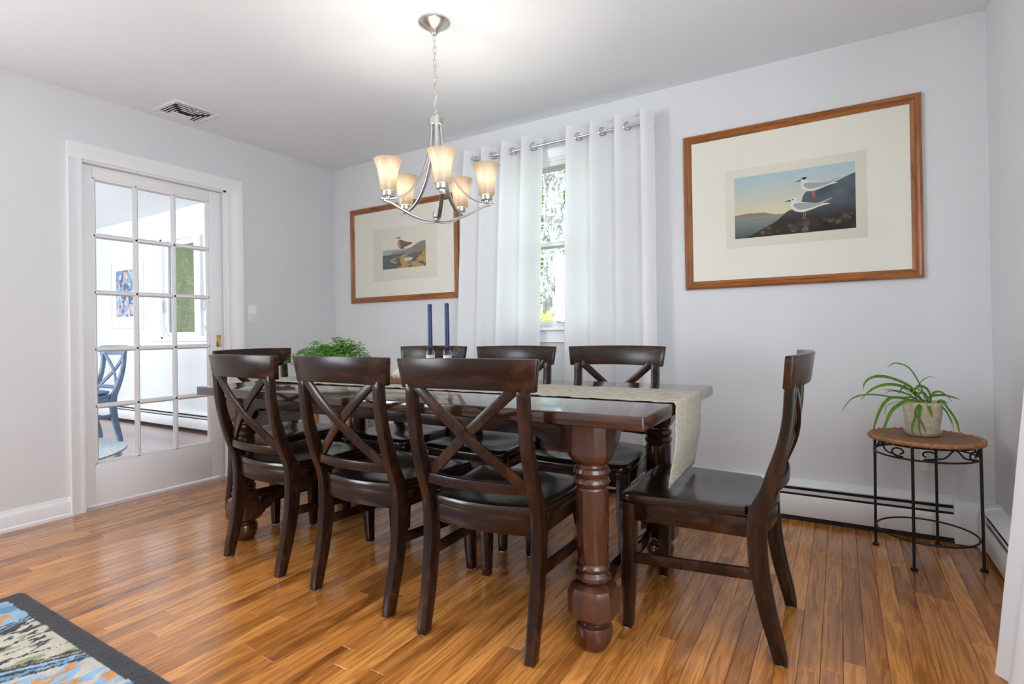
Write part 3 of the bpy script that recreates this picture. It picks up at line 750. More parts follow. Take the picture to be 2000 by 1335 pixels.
# ------------------------------------------------------------------ table runner
def runner_mat():
    N = NT('slub_weave'); p = N.principled(Roughness=0.95); p.inputs['Specular IOR Level'].default_value = 0.1
    mp = N.mapping('Position', (28, 150, 150)); nz = N.n('ShaderNodeTexNoise', Scale=1.0, Detail=4.0, Roughness=.65); N.l(mp.outputs[0], nz.inputs['Vector'])
    r = N.ramp(nz.outputs['Fac'], [(0.30, (0.24, 0.20, 0.14)), (0.44, (0.52, 0.46, 0.36)), (0.66, (0.72, 0.67, 0.56))]); N.l(r.outputs[0], p.inputs['Base Color'])
    mp2 = N.mapping('Position', (500, 180, 180)); n2 = N.n('ShaderNodeTexNoise', Scale=1.0, Detail=3.0); N.l(mp2.outputs[0], n2.inputs['Vector'])
    b = N.n('ShaderNodeBump', Strength=1.0, Distance=0.006); N.l(n2.outputs['Fac'], b.inputs['Height']); N.l(b.outputs[0], p.inputs['Normal'])
    return N.m
RY0, RY1 = 1.787, 2.156
path = [(TX1 - .018, .474), (TX1 - .012, .52), (TX1 + .004, .60), (TX1 + .0075, .70), (TX1 + .0075, .742)]
for k in range(1, 6):
    a = PI/2*k/6; path.append((TX1 - .004 + .0115*math.cos(a), .7435 + .0115*math.sin(a)))
nx = 120
for k in range(nx + 1): path.append((TX1 - .006 - (TX1 - TX0 - .012)*k/nx, .7545))
for k in range(5, 0, -1):
    a = PI/2*k/6; path.append((TX0 + .004 - .0115*math.cos(a), .7435 + .0115*math.sin(a)))
path += [(TX0 - .0075, .742), (TX0 - .0075, .66), (TX0 - .004, .58), (TX0 + .004, .50)]
# finer hanging ends
fine = []
for (a, b) in zip(path[:-1], path[1:]):
    m = max(1, int(math.hypot(b[0]-a[0], b[1]-a[1])/.012))
    for j in range(m): fine.append((a[0] + (b[0]-a[0])*j/m, a[1] + (b[1]-a[1])*j/m))
fine.append(path[-1])
ny = 30; vs = []; fs = []
off = rng.normal(0, 1, (len(fine), ny + 1))
for i, (px, pz) in enumerate(fine):
    hang = max(0, .745 - pz)
    for j in range(ny + 1):
        t = j/ny; yy = RY0 + (RY1 - RY0)*t
        if j in (0, ny): yy += .0018*off[i, j]
        yy += -.05*hang*(1 - t) * (1 if px > -1 else .4)
        bow = .012*hang*math.sin(t*5 + .6)*(1 if px > -1 else -1)
        vs.append((px + bow + .0006*off[i, j]*(1 if hang > 0 else 0), yy, pz + .0006*off[i, j]))
for i in range(len(fine) - 1):
    for j in range(ny):
        a = i*(ny+1) + j; fs.append((a, a+1, a+ny+2, a+ny+1))
me = bpy.data.meshes.new('table_runner'); me.from_pydata(vs, [], fs); me.polygons.foreach_set('use_smooth', [True]*len(fs))
o = link('table_runner', me, runner_mat()); md = o.modifiers.new('thick', 'SOLIDIFY'); md.thickness = .003; md.offset = 0
tag(o, 'beige woven table runner hanging over both table ends', 'runner')

# ------------------------------------------------------------------ candlesticks and candles
N = NT('clear_glass'); p = N.principled(Roughness=0.02); p.inputs['Base Color'].default_value = (0.97, 0.98, 1, 1); p.inputs['Transmission Weight'].default_value = 1.0; p.inputs['IOR'].default_value = 1.45
M['clearglass'] = N.m
M['candle'] = simple('navy_wax', (0.010, 0.022, 0.10), 0.38, var=0.15, vscale=40)
M['wick'] = simple('candle_wick', (0.5, 0.47, 0.42), 0.9, var=.2, vscale=200)
CZ = .7590
for i, (cx_, side) in enumerate(((-1.636, 'left'), (-1.536, 'right'))):
    cs = empty('candlestick', (cx_, 1.96, CZ)); tag(cs, 'clear glass candlestick on the runner, %s of the pair' % side, 'candlestick', 'glass candlesticks')
    MB().lathe([(.0, 0), (.036, .0), (.038, .004), (.034, .009), (.018, .016), (.011, .026), (.010, .05), (.015, .058), (.010, .066), (.009, .095), (.013, .104), (.016, .110)], n=28).build('stem', M['clearglass'], cs)
    MB().lathe([(.004, .110), (.016, .110), (.019, .118), (.021, .135), (.022, .152), (.027, .166), (.0285, .169), (.025, .167), (.018, .153), (.0135, .140), (.0125, .134), (.002, .1335)], n=28, cap=False).build('cup', M['clearglass'], cs)
    cd = empty('taper_candle', (cx_, 1.96, CZ + .135)); tag(cd, 'tall navy blue taper candle, %s of the pair' % side, 'candle', 'navy taper candles')
    MB().lathe([(.0098, 0), (.0108, .02), (.0105, .14), (.0100, .232), (.0085, .2355), (.003, .2362)], n=24).build('wax', M['candle'], cd)
    MB().tube([(0, 0, .235), (.0008, 0, .243)], .0009, 6).build('wick', M['wick'], cd)

# small wooden tray with a pale shell, left of the candlesticks
tr = empty('wooden_tray', (-1.83, 1.965, CZ)); tag(tr, 'small brown wooden tray on the runner behind the front chair', 'tray')
mb = MB(); n = 40
mb.loft([[Vector((.10*s*math.cos(2*PI*k/n), .075*s*math.sin(2*PI*k/n), z)) for k in range(n)] for s, z in [(.1, 0), (.9, 0), (1.0, .010), (1.04, .022), (1.0, .023), (.92, .010), (.1, .008)]]).build('dish', wood('tray_wood', (.14, .07, .035), (.22, .12, .06), (.30, .17, .09), .45), tr)
sh = empty('seashell', (-1.815, 1.95, CZ + .0095)); tag(sh, 'pale ridged seashell lying in the wooden tray', 'shell')
mb = MB(); Ps = [(-.045, 0, .012), (-.03, .004, .022), (-.01, .004, .030), (.015, 0, .028), (.035, -.004, .018), (.05, -.006, .008)]
mb.tube(catmull(Ps, 6), [(.004 + .024*math.sin(PI*min(1, (k+1)/32))**.8)*(1 + .10*math.sin(k*2.1)) for k in range(31)], 16)
mb.build('whorl', simple('shell', (.70, .58, .46), .45, var=.25, vscale=70), sh)

# ------------------------------------------------------------------ fern in a pot on the table
fp = empty('potted_fern', (-2.30, 1.965, CZ)); tag(fp, 'bright green lacy fern in a pot on the table runner', 'plant')
MB().lathe([(.0, 0), (.045, 0), (.050, .01), (.060, .07), (.066, .095), (.068, .10), (.062, .10), (.056, .07), (.0, .068)], n=32).build('pot', simple('clay_pot', (.55, .48, .40), .6, var=.15, vscale=20), fp)
def leaf_mat(name, a, b, rough=.45):
    N = NT(name); p = N.n('ShaderNodeBsdfPrincipled', Roughness=rough); p.inputs['Specular IOR Level'].default_value = .35
    mp = N.mapping('Position'); nz = N.n('ShaderNodeTexNoise', Scale=35.0, Detail=3.0); N.l(mp.outputs[0], nz.inputs['Vector'])
    r = N.ramp(nz.outputs['Fac'], [(.3, a), (.7, b)]); N.l(r.outputs[0], p.inputs['Base Color'])
    t = N.n('ShaderNodeBsdfTranslucent'); N.l(r.outputs[0], t.inputs['Color'])
    mx = N.n('ShaderNodeMixShader'); mx.inputs[0].default_value = .3; N.l(p.outputs[0], mx.inputs[1]); N.l(t.outputs[0], mx.inputs[2]); N.surf(mx.outputs[0]); return N.m
M['fern'] = leaf_mat('fern_green', (.06, .20, .02), (.22, .50, .06))
def frond(base, direction, length, rise, seed):
    rr = random.Random(seed); mb = MB(); b = Vector(base); dv = Vector((direction[0], direction[1], 0)).normalized(); side = Vector((-dv.y, dv.x, 0))
    n = 9; pts = []
    for k in range(n + 1):
        t = k/n; pts.append(b + dv*length*t**1.1 + Vector((0, 0, rise*(1 - (1 - t)**2) - .35*length*t**3)))
    mb.tube(pts, [.0014*(1 - .7*k/n) for k in range(n + 1)], 5)
    for k in range(2, n + 1):
        p_ = pts[k]; t = k/n; wl = .040*(1 - .55*t)
        for sg in (-1, 1):
            for j in range(4):
                f = (j + 1)/4; q = p_ + side*sg*wl*f + dv*.012*f + Vector((0, 0, .008*rr.uniform(-1, 1.4)))
                s = rr.uniform(.0055, .0095)*(1.1 - .3*f); nn = Vector((rr.uniform(-.6, .6), rr.uniform(-.6, .6), 1)).normalized()
                u_ = (side*sg + dv*.5 + Vector((0, 0, rr.uniform(-.3, .3)))).normalized(); w_ = nn.cross(u_).normalized()
                mb.add([q - u_*s, q - w_*s*.8, q + u_*s*.5 - w_*s*.9, q + u_*s*1.1, q + u_*s*.5 + w_*s*.9, q + w_*s*.8], [(0, 1, 2, 3, 4, 5)])
    return mb.build('frond', M['fern'], fp, recalc=False, smooth=False)
for k in range(46):
    a = 2*PI*k/46*5 + random.uniform(-.2, .2); ln = random.uniform(.08, .215); rs = random.uniform(.085, .150) * (1.12 if ln < .14 else .85)
    frond((.02*math.cos(a), .02*math.sin(a), .07), (math.cos(a), .55*math.sin(a)), ln, rs, k)

# ------------------------------------------------------------------ curtains
def pleat(p):
    p = p % 1.0
    return math.cos(PI*p/.76) if p < .76 else -math.cos(PI*(p - .76)/.24)
def curtain(root_name, label, group, rod_fn, x_top, x_bot, z_top, z_bot, per, amp, seed, mat, ncol=150, nrow=60, grommets=True, phase=0.0):
    """rod_fn(s, off) -> (X, Y) with s along the rod and off away from the wall (into the room)"""
    root = empty(root_name); tag(root, label, 'curtain', group)
    rr = random.Random(seed); ph = [rr.uniform(0, 6.28) for _ in range(6)]
    vs, fs = [], []
    width = x_top[1] - x_top[0]
    for j in range(nrow + 1):
        v = j/nrow; z = z_top - (z_top - z_bot)*v
        for i in range(ncol + 1):
            u = i/ncol
            s = (x_top[0] + width*u)*(1 - v**.8) + (x_bot[0] + (x_bot[1] - x_bot[0])*u)*v**.8
            a = amp*(1 - .25*min(1, v*1.5) + .2*v*math.sin(ph[0] + 4*u))
            off = a*pleat(u*width/per + phase) * (1 + .25*v*math.sin(ph[1] + 5*u + 1.5*v)) + .014*v*math.sin(ph[2] + 7*u + 2*v) + .006*math.sin(ph[3] + 16*u + 3*v)*v
            off += .0014*math.sin(40*v + 15*u + ph[4])*math.sin(23*u + ph[5])
            th = 2*PI*(u*width/per + phase); sh_ = 0
            X, Y = rod_fn(s - sh_, off)
            zz = z + (.0035*math.cos(th) if j == 0 else 0)
            vs.append((X, Y, zz))
    for j in range(nrow):
        for i in range(ncol):
            a = j*(ncol+1) + i; fs.append((a, a+1, a+ncol+2, a+ncol+1))
    me = bpy.data.meshes.new('cloth'); me.from_pydata(vs, [], fs); me.polygons.foreach_set('use_smooth', [True]*len(fs))
    o = link('cloth', me, mat, root)
    # hem band at the bottom
    if grommets:
        for k in range(40):
            pp = k//2 + (.38 if k % 2 == 0 else .88) - phase
            u = pp*per/width
            if u < 0.02 or u > 0.98: continue
            s = x_top[0] + width*u
            A = rod_fn(s - .004, amp*pleat(u*width/per + phase - .004/per)); B = rod_fn(s + .004, amp*pleat(u*width/per + phase + .004/per))
            X0, Y0 = (A[0] + B[0])/2, (A[1] + B[1])/2; tdir = Vector((B[0] - A[0], B[1] - A[1], 0)).normalized()
            z = z_top - .062; upz = Vector((0, 0, 1))
            ring = [Vector((X0, Y0, z)) + .0245*(math.cos(2*PI*q/24)*tdir + math.sin(2*PI*q/24)*upz) for q in range(24)]
            MB().tube(ring, .0042, 8, closed=True).build('grommet', M['chrome'], root)
    return root
RODY = 3.098
bwf = lambda s, off: (s, RODY - off)
curtain('curtain', 'white grommet curtain on the left side of the window', 'white grommet curtains', bwf, (-2.215, -1.642), (-2.36, -1.71), 2.262, .12, .157, .048, 3, M['curtain'], phase=.05)
curtain('curtain', 'white grommet curtain on the right side of the window', 'white grommet curtains', bwf, (-1.442, -.896), (-1.50, -.90), 2.262, .12, .157, .048, 11, M['curtain'], phase=.93)
rod = empty('curtain_rod', (0, 0, 0)); tag(rod, 'brushed nickel curtain rod above the window', 'curtain rod')
rp = [(-2.185, D - .002, 2.2), (-2.185, D - .05, 2.2), (-2.170, RODY + .014, 2.2), (-2.145, RODY, 2.2), (-1.6, RODY, 2.2), (-1.0, RODY, 2.2), (-.965, RODY + .006, 2.2), (-.945, RODY + .03, 2.2), (-.942, D - .002, 2.2)]
MB().tube(catmull(rp, 8), .0085, 12).build('tube', M['nickel'], rod)
for xx in (-2.185, -.942): MB().tube([(xx, D - .001, 2.2), (xx, D - .008, 2.2)], .022, 20).build('flange', M['nickel'], rod)
# curtain at the right wall window, close to the viewer
rwf = lambda s, off: (0.470 - off, s)
cr = curtain('curtain', 'white curtain at the right edge of the picture in front of the right wall', 'white grommet curtains', lambda s, off: (.485 - off, s), (1.05, 2.03), (.95, 2.00), 2.262, .012, .17, .034, 21, M['curtain'], phase=.2)
cl = [c_ for c_ in cr.children if c_.name.startswith('cloth')][0]
for v in cl.data.vertices:        # cloth swells out over the heater towards the floor
    t = max(0, min(1, (1.3 - v.co.z)/1.3)); v.co.x -= .110*t**1.15 + min(.05, .1*max(0, 2.0 - v.co.y))*t
rod2 = empty('curtain_rod', (0, 0, 0)); tag(rod2, 'curtain rod on the right wall above the white edge curtain', 'curtain rod')
MB().tube(catmull([(R - .002, .72, 2.2), (.52, .72, 2.2), (.485, .76, 2.2), (.485, 1.4, 2.2), (.485, 2.02, 2.2), (.52, 2.07, 2.2), (R - .002, 2.07, 2.2)], 8), .0085, 12).build('tube', M['nickel'], rod2)

# ------------------------------------------------------------------ framed pictures
def frame_rails(root, x0, x1, z0, z1, w, mh, mv, depth=.022):
    prof = [(0, 0), (0, .015), (.004, .021), (.012, .024), (.020, .020), (.024, .016), (.030, .018), (.036, .014), (w, .009), (w, 0)]
    def rail(pts_fn, mat):
        n = len(prof); vs = [pts_fn(u, v, 0) for u, v in prof] + [pts_fn(u, v, 1) for u, v in prof]
        mb = MB(); mb.add(vs, [tuple(range(n))[::-1], tuple(range(n, 2*n))] + [(i, (i+1) % n, n + (i+1) % n, n + i) for i in range(n)])
        mb.build('frame_rail', mat, root, ang=20)
    rail(lambda u, v, t: ((x0 + u) if t == 0 else (x1 - u), -v, z1 - u), mh)
    rail(lambda u, v, t: ((x0 + u) if t == 0 else (x1 - u), -v, z0 + u), mh)
    rail(lambda u, v, t: (x0 + u, -v, (z0 + u) if t == 0 else (z1 - u)), mv)
    rail(lambda u, v, t: (x1 - u, -v, (z0 + u) if t == 0 else (z1 - u)), mv)

def paint_mesh(name, x0, x1, z0, z1, y, W_, H_, fn, parent):
    """flat printed sheet: colour per vertex from fn(U, V) arrays (V up), linear rgb"""
    U, V = np.meshgrid(np.linspace(0, 1, W_), np.linspace(0, 1, H_))
    Cc = np.clip(fn(U, V), 0, 1)
    vs = np.stack([x0 + (x1 - x0)*U, np.full_like(U, y), z0 + (z1 - z0)*V], -1).reshape(-1, 3)
    idx = np.arange(W_*H_).reshape(H_, W_)
    fs = np.stack([idx[:-1, :-1], idx[:-1, 1:], idx[1:, 1:], idx[1:, :-1]], -1).reshape(-1, 4)
    me = bpy.data.meshes.new(name); me.from_pydata(vs.tolist(), [], fs.tolist())
    at = me.color_attributes.new('Col', 'FLOAT_COLOR', 'POINT')
    at.data.foreach_set('color', np.concatenate([Cc.reshape(-1, 3), np.ones((W_*H_, 1))], 1).astype(np.float32).ravel())
    return link(name, me, M['print'], parent)

def lin(r, g, b):
    c = np.array([r, g, b])/255.0
    return np.where(c <= .04045, c/12.92, ((c + .055)/1.055)**2.4)
def fbm(U, V, sc, seed, oct=4):
    r_ = np.random.default_rng(seed); out = np.zeros_like(U); amp_ = 1.0; tot = 0
    for o_ in range(oct):
        n = max(2, int(sc*2**o_)); g = r_.random((n + 3, n + 3))
        x = np.clip(U, 0, 1)*n; y = np.clip(V, 0, 1)*n; xi = np.floor(x).astype(int); yi = np.floor(y).astype(int); fx = x - xi; fy = y - yi
        fx = fx*fx*(3 - 2*fx); fy = fy*fy*(3 - 2*fy)
        out += amp_*((g[yi, xi]*(1-fx) + g[yi, xi+1]*fx)*(1-fy) + (g[yi+1, xi]*(1-fx) + g[yi+1, xi+1]*fx)*fy); tot += amp_; amp_ *= .5
    return out/tot
def over(C, m, col): return C*(1 - m[..., None]) + np.asarray(col)*m[..., None]
def inpoly(U, V, poly, soft=None):
    ins = np.zeros(U.shape, bool); n = len(poly)
    for i in range(n):
        (xa, ya), (xb, yb) = poly[i], poly[(i+1) % n]
        if ya == yb: continue
        c_ = ((ya > V) != (yb > V)) & (U < (xb - xa)*(V - ya)/(yb - ya) + xa); ins ^= c_
    return ins.astype(float)
def blob(U, V, cx_, cy_, rx, ry, ang=0):
    c_, s_ = math.cos(ang), math.sin(ang); x = (U - cx_)*c_ + (V - cy_)*s_; y = -(U - cx_)*s_ + (V - cy_)*c_
    return ((x/rx)**2 + (y/ry)**2 < 1).astype(float)
def spoly(pts): return [(p.x, p.y) for p in catmull([(a, b, 0) for a, b in pts], 6, closed=True)]

def seashore(U, V):
    """generic seashore print: pale sky, calm water, dark rocky bank and two plain white seabirds"""
    A = 1.68
    C = lin(186, 206, 212)*np.ones(U.shape + (3,)); t = np.clip((V - .38)/.6, 0, 1)
    C = over(C, (1 - t)**1.3, lin(232, 216, 182)); C = C*(1 + .05*(fbm(U, V, 6, 1) - .5)[..., None])
    sea = ((V < .33 - .10*(1-U)*0)).astype(float); sc = lin(146, 150, 142)*np.ones(U.shape + (3,))
    sc = over(sc, np.clip((.33 - V)/.33, 0, 1), lin(86, 92, 96)); sc = sc*(1 + .35*(fbm(U*.4, V*1.0, 20, 3) - .5)[..., None]); C = C*(1 - sea[..., None]) + sc*sea[..., None]
    land = inpoly(U, V, [(0, .33), (0, .38), (.12, .40), (.26, .385), (.34, .345), (.4, .33)]); C = over(C, land, lin(150, 134, 116))
    bank = inpoly(U, V, spoly([(.15, -.05), (.22, .10), (.36, .22), (.46, .36), (.56, .43), (.60, .60), (.68, .68), (.80, .70), (1.05, .82), (1.1, .4), (1.05, -.1)]))
    n1 = fbm(U, V, 9, 5, 5); bc_ = lin(88, 98, 106)*np.ones(U.shape + (3,)); low = np.clip((.42 - V + .25*(n1 - .5))/.2, 0, 1); bc_ = over(bc_, low, lin(66, 56, 52)); bc_ = bc_*(1 + 1.0*(n1 - .5)[..., None])
    C = C*(1 - bank[..., None]) + bc_*bank[..., None]
    r_ = np.random.default_rng(4)
    for k in range(34):
        x = r_.uniform(.24, .99); y = r_.uniform(.02, .18) + .12*max(0, x - .5); s = r_.uniform(.012, .03)
        m = blob(U, V, x, y, s, s*A*.8) * bank; g = r_.uniform(60, 120); C = over(C, m*.85, lin(g, g*.92, g*.86))
    def bird(C, ox, oy, s, cap):
        f = lambda pts: spoly([(ox + s*a, oy + s*A*b) for a, b in pts])
        white, grey = lin(232, 228, 220), lin(172, 172, 174)
        for lx in (.02, .05):
            C = over(C, inpoly(U, V, [(ox + s*lx, oy - s*A*.10), (ox + s*(lx + .010), oy - s*A*.10), (ox + s*(lx + .006), oy - s*A*.25), (ox + s*(lx - .004), oy - s*A*.25)]), lin(196, 130, 100))
        C = over(C, inpoly(U, V, f([(-.16, .09), (-.185, .02), (-.13, -.07), (0, -.115), (.14, -.09), (.30, -.04), (.45, -.01), (.30, .01), (.12, .045), (-.04, .085), (-.10, .11)])), white)
        C = over(C, inpoly(U, V, f([(-.14, .03), (-.06, .065), (.10, .04), (.28, .03), (.50, .10), (.30, -.01), (.10, -.06), (-.06, -.055)])), grey)
        C = over(C, blob(U, V, ox - s*.135, oy + s*A*.13, s*.060, s*A*.052), white)
        C = over(C, inpoly(U, V, [(ox - s*.185, oy + s*A*.145), (ox - s*.30, oy + s*A*.105), (ox - s*.18, oy + s*A*.112)]), lin(74, 70, 68))
        if cap: C = over(C, blob(U, V, ox - s*.125, oy + s*A*.160, s*.048, s*A*.024, -.1), lin(48, 50, 58))
        else: C = over(C, blob(U, V, ox - s*.15, oy + s*A*.14, s*.018, s*A*.009), lin(90, 86, 82))
        return C
    C = bird(C, .66, .72, .46, True); C = bird(C, .58, .42, .50, False)
    return C
def rocky(U, V):
    """generic shore print: sea, ochre rocks and one brown wading bird; paper shows above"""
    A = 1.9; paper_ = np.array((.84, .785, .67)); C = paper_*np.ones(U.shape + (3,))
    sky = (V < .62).astype(float); C = over(C, sky, lin(178, 184, 180))
    hill = inpoly(U, V, spoly([(.2, .50), (.35, .56), (.5, .54), (.66, .62), (.88, .78), (1.05, .74), (1.1, .3), (.3, .3)])); C = over(C, hill, lin(150, 142, 132))
    sea = (V < .46).astype(float); C = over(C, sea*(1 - hill*(U > .45)), lin(88, 98, 106)); C = C*(1 + .3*(fbm(U, V, 12, 9) - .5)[..., None]*(V < .46)[..., None])
    rk = inpoly(U, V, spoly([(.16, .26), (.30, .36), (.42, .42), (.56, .40), (.66, .30), (.82, .42), (1.05, .48), (1.05, -.1), (.30, -.1), (.45, .12), (.3, .16)]))
    n = fbm(U, V, 8, 13, 5); rc = lin(190, 158, 104)*np.ones(U.shape + (3,)); rc = over(rc, np.clip((n - .48)*6, 0, 1), lin(112, 96, 84)); C = C*(1 - rk[..., None]) + rc*rk[..., None]
    C = over(C, blob(U, V, .70, .36, .17, .09, .35), lin(122, 110, 104)); C = over(C, blob(U, V, .60, .27, .10, .06, .1), lin(214, 206, 192))
    s = .40; ox, oy = .48, .74
    for lx in (-.02, .03): C = over(C, inpoly(U, V, [(ox + s*lx, oy - .12), (ox + s*lx + .008, oy - .12), (ox + s*lx + .004, oy - .32), (ox + s*lx - .004, oy - .32)]), lin(80, 70, 64))
    f = lambda pts: spoly([(ox + s*a, oy + s*A*b*.75) for a, b in pts])
    C = over(C, inpoly(U, V, f([(-.28, .22), (-.30, .05), (-.22, -.14), (-.05, -.22), (.15, -.14), (.55, .02), (.50, .08), (.2, .16), (-.10, .30), (-.2, .30)])), lin(124, 96, 76))
    C = over(C, inpoly(U, V, f([(-.29, .22), (-.30, .05), (-.22, -.14), (-.10, -.19), (-.14, .05), (-.2, .26)])), lin(214, 150, 106))
    C = over(C, blob(U, V, ox - .085, oy + .265, .035, .062), lin(140, 104, 80)); C = over(C, inpoly(U, V, [(ox - .11, oy + .28), (ox - .20, oy + .235), (ox - .11, oy + .25)]), lin(60, 54, 50))
    return C
def floral(U, V):
    n = fbm(U, V, 5, 21, 4); m = fbm(U, V, 9, 22, 4); q = fbm(U, V, 13, 23, 3)
    C = lin(150, 172, 200)*np.ones(U.shape + (3,))
    C = over(C, (n > .55).astype(float), lin(206, 178, 176)); C = over(C, (m > .56).astype(float), lin(84, 104, 140)); C = over(C, (q > .60).astype(float), lin(214, 214, 220)); C = over(C, ((n < .38) & (V > .5)).astype(float), lin(110, 150, 190))
    return C

def picture(label, x0, x1, z0, z1, plate, pr, fn, res, w=.045, mh='cherry', mv='cherry_v', matm='mat', yoff=D):
    root = empty('framed_picture', (0, yoff - .001, 0)); tag(root, label, 'picture')
    frame_rails(root, x0, x1, z0, z1, w, M[mh], M[mv])
    MB().box2((x0 + w - .012, -.008, z0 + w - .012), (x1 - w + .012, -.002, z1 - w + .012)).build('mat_board', M[matm], root, smooth=False)
    if plate:
        MB().box2((plate[0], -.0090, plate[2]), (plate[1], -.0079, plate[3])).build('paper', M['paper'], root, bevel=.0006)
    paint_mesh('print', pr[0], pr[1], pr[2], pr[3], -.0096 if plate else -.0087, res[0], res[1], fn, root)
    MB().box2((x0 + w - .006, -.0125, z0 + w - .006), (x1 - w + .006, -.0108, z1 - w + .006)).build('glass', M['glass'], root, smooth=False)
    return root
picture('large wood framed seashore print with two white birds on the right', -.756, .345, 1.218, 2.094, (-.533, .126, 1.434, 1.864), (-.485, .078, 1.484, 1.818), seashore, (300, 180))
picture('smaller looking wood framed shore print with one brown bird, left of the window', -3.502, -2.378, 1.252, 2.030, (-3.247, -2.584, 1.420, 1.835), (-3.141, -2.691, 1.510, 1.755), rocky, (220, 140))
picture('white framed blue and pink print in the side room beyond the door', -7.815, -7.0, 1.11, 1.94, None, (-7.665, -7.155, 1.255, 1.82), floral, (90, 100), w=.03, mh='trim', mv='trim', matm='trim')
# ------------------------------------------------------------------ chandelier
CHX, CHY = -1.559, 1.931
ch = empty('chandelier', (CHX, CHY, H)); tag(ch, 'brushed nickel chandelier with five glowing bell shades over the table', 'chandelier')
def zc(z): return z - H
MB().lathe([(.072, -.0005), (.072, -.006), (.068, -.010), (.052, -.020), (.034, -.032), (.018, -.046), (.012, -.054), (.010, -.058)], n=40).build('canopy', M['nickel'], ch)
# chain
top_z, bot_z = -.058, zc(1.985); nl = 13; pitch_ = (top_z - bot_z)/nl
for k in range(nl):
    zc_ = top_z - pitch_*(k + .5); hl = pitch_*.5 + .0045; wl = .0065
    pts = []
    for q in range(20):
        a = 2*PI*q/20; xx = wl*math.cos(a); zz = (hl - wl)*(1 if math.sin(a) > 0 else -1) + wl*math.sin(a)
        pts.append((xx, 0, zc_ + zz) if k % 2 == 0 else (0, xx, zc_ + zz))
    rot = Matrix.Rotation(.5 + .12*k, 3, 'Z')
    MB().tube([rot @ Vector(p) for p in pts], .0017, 6, closed=True).build('chain_link', M['nickel'], ch)
MB().tube([(0, .010*math.cos(2*PI*q/20), zc(1.982) + .014*math.sin(2*PI*q/20)) for q in range(20)], .0026, 6, closed=True).build('loop', M['nickel'], ch)
MB().lathe([(.004, zc(1.972)), (.030, zc(1.972)), (.034, zc(1.968)), (.034, zc(1.940)), (.031, zc(1.937)), (.004, zc(1.937))], n=36).build('hub', M['nickel'], ch)
MB().lathe([(.002, zc(1.548)), (.019, zc(1.547)), (.020, zc(1.543)), (.020, zc(1.520)), (.012, zc(1.516)), (.012, zc(1.500)), (.004, zc(1.496))], n=28).build('finial', M['nickel'], ch)
# shade glass: frosted, lit from the lamp inside
N = NT('frosted_shade_glass')
d = N.n('ShaderNodeBsdfDiffuse'); d.inputs['Color'].default_value = (.62, .57, .48, 1)
t = N.n('ShaderNodeBsdfTranslucent'); t.inputs['Color'].default_value = (.55, .48, .385, 1)
g = N.n('ShaderNodeBsdfGlossy', Roughness=.25); mx = N.n('ShaderNodeMixShader'); mx.inputs[0].default_value = .62
nz = N.n('ShaderNodeTexNoise', Scale=60.0); N.l(N.mapping('Object').outputs[0], nz.inputs['Vector']); bp = N.n('ShaderNodeBump', Strength=.03, Distance=.001); N.l(nz.outputs['Fac'], bp.inputs['Height']); N.l(bp.outputs[0], g.inputs['Normal'])
N.l(d.outputs[0], mx.inputs[1]); N.l(t.outputs[0], mx.inputs[2])
m2 = N.n('ShaderNodeMixShader'); m2.inputs[0].default_value = .05; N.l(mx.outputs[0], m2.inputs[1]); N.l(g.outputs[0], m2.inputs[2]); N.surf(m2.outputs[0])
M['shade'] = N.m
M['bulb'] = simple('lit_bulb', (1, .9, .75), .5, emis=(1.0, .85, .62), estr=4.0)
RA = .228
for k in range(5):
    a = math.radians(-45.6 + 72*k); er = Vector((math.cos(a), math.sin(a), 0)); et = Vector((-math.sin(a), math.cos(a), 0))
    P = lambda r_, z_: er*r_ + Vector((0, 0, zc(z_)))
    up = catmull([P(.022, 1.937), P(.024, 1.90), P(.030, 1.84), P(.046, 1.77), P(.080, 1.69), P(.130, 1.625), P(.185, 1.590), P(.240, 1.578), P(.262, 1.577)], 6)
    MB().sweep(up, et, .017, .009).build('upper_arm', M['nickel'], ch, bevel=.0012)
    lo = catmull([P(.012, 1.503), P(.06, 1.505), P(.115, 1.518), P(.170, 1.541), P(.215, 1.562), P(.250, 1.5705)], 6)
    MB().sweep(lo, et, .017, .009).build('lower_arm', M['nickel'], ch, bevel=.0012)
    c0 = er*RA
    so = MB().lathe([(.006, zc(1.574)), (.012, zc(1.582)), (.012, zc(1.588)), (.026, zc(1.590)), (.0275, zc(1.593)), (.0275, zc(1.611)), (.024, zc(1.612)), (.010, zc(1.612))], c0, 28).build('socket', M['nickel'], ch)
    MB().lathe([(.0265, zc(1.6125)), (.0345, zc(1.614)), (.037, zc(1.620)), (.0355, zc(1.628)), (.0365, zc(1.632)), (.0360, zc(1.645)), (.0385, zc(1.670)), (.0435, zc(1.700)), (.052, zc(1.728)), (.0605, zc(1.746)), (.0625, zc(1.749)),
                (.0610, zc(1.750)), (.0500, zc(1.7285)), (.0412, zc(1.700)), (.0362, zc(1.670)), (.0338, zc(1.645)), (.0335, zc(1.620)), (.0265, zc(1.616))], c0, 40, cap=False).build('lamp_shade', M['shade'], ch)
    MB().lathe([(.008, zc(1.612)), (.011, zc(1.622)), (.017, zc(1.640)), (.0195, zc(1.656)), (.017, zc(1.672)), (.009, zc(1.682)), (.002, zc(1.684))], c0, 20).build('bulb', M['bulb'], so)
    l = bpy.data.lights.new('chandelier_lamp', 'POINT'); l.energy = 2.0; l.color = (1.0, .93, .83); l.shadow_soft_size = .02
    lo_ = bpy.data.objects.new('chandelier_lamp', l); COL.objects.link(lo_); lo_.parent = ch; lo_.location = c0 + Vector((0, 0, zc(1.690)))

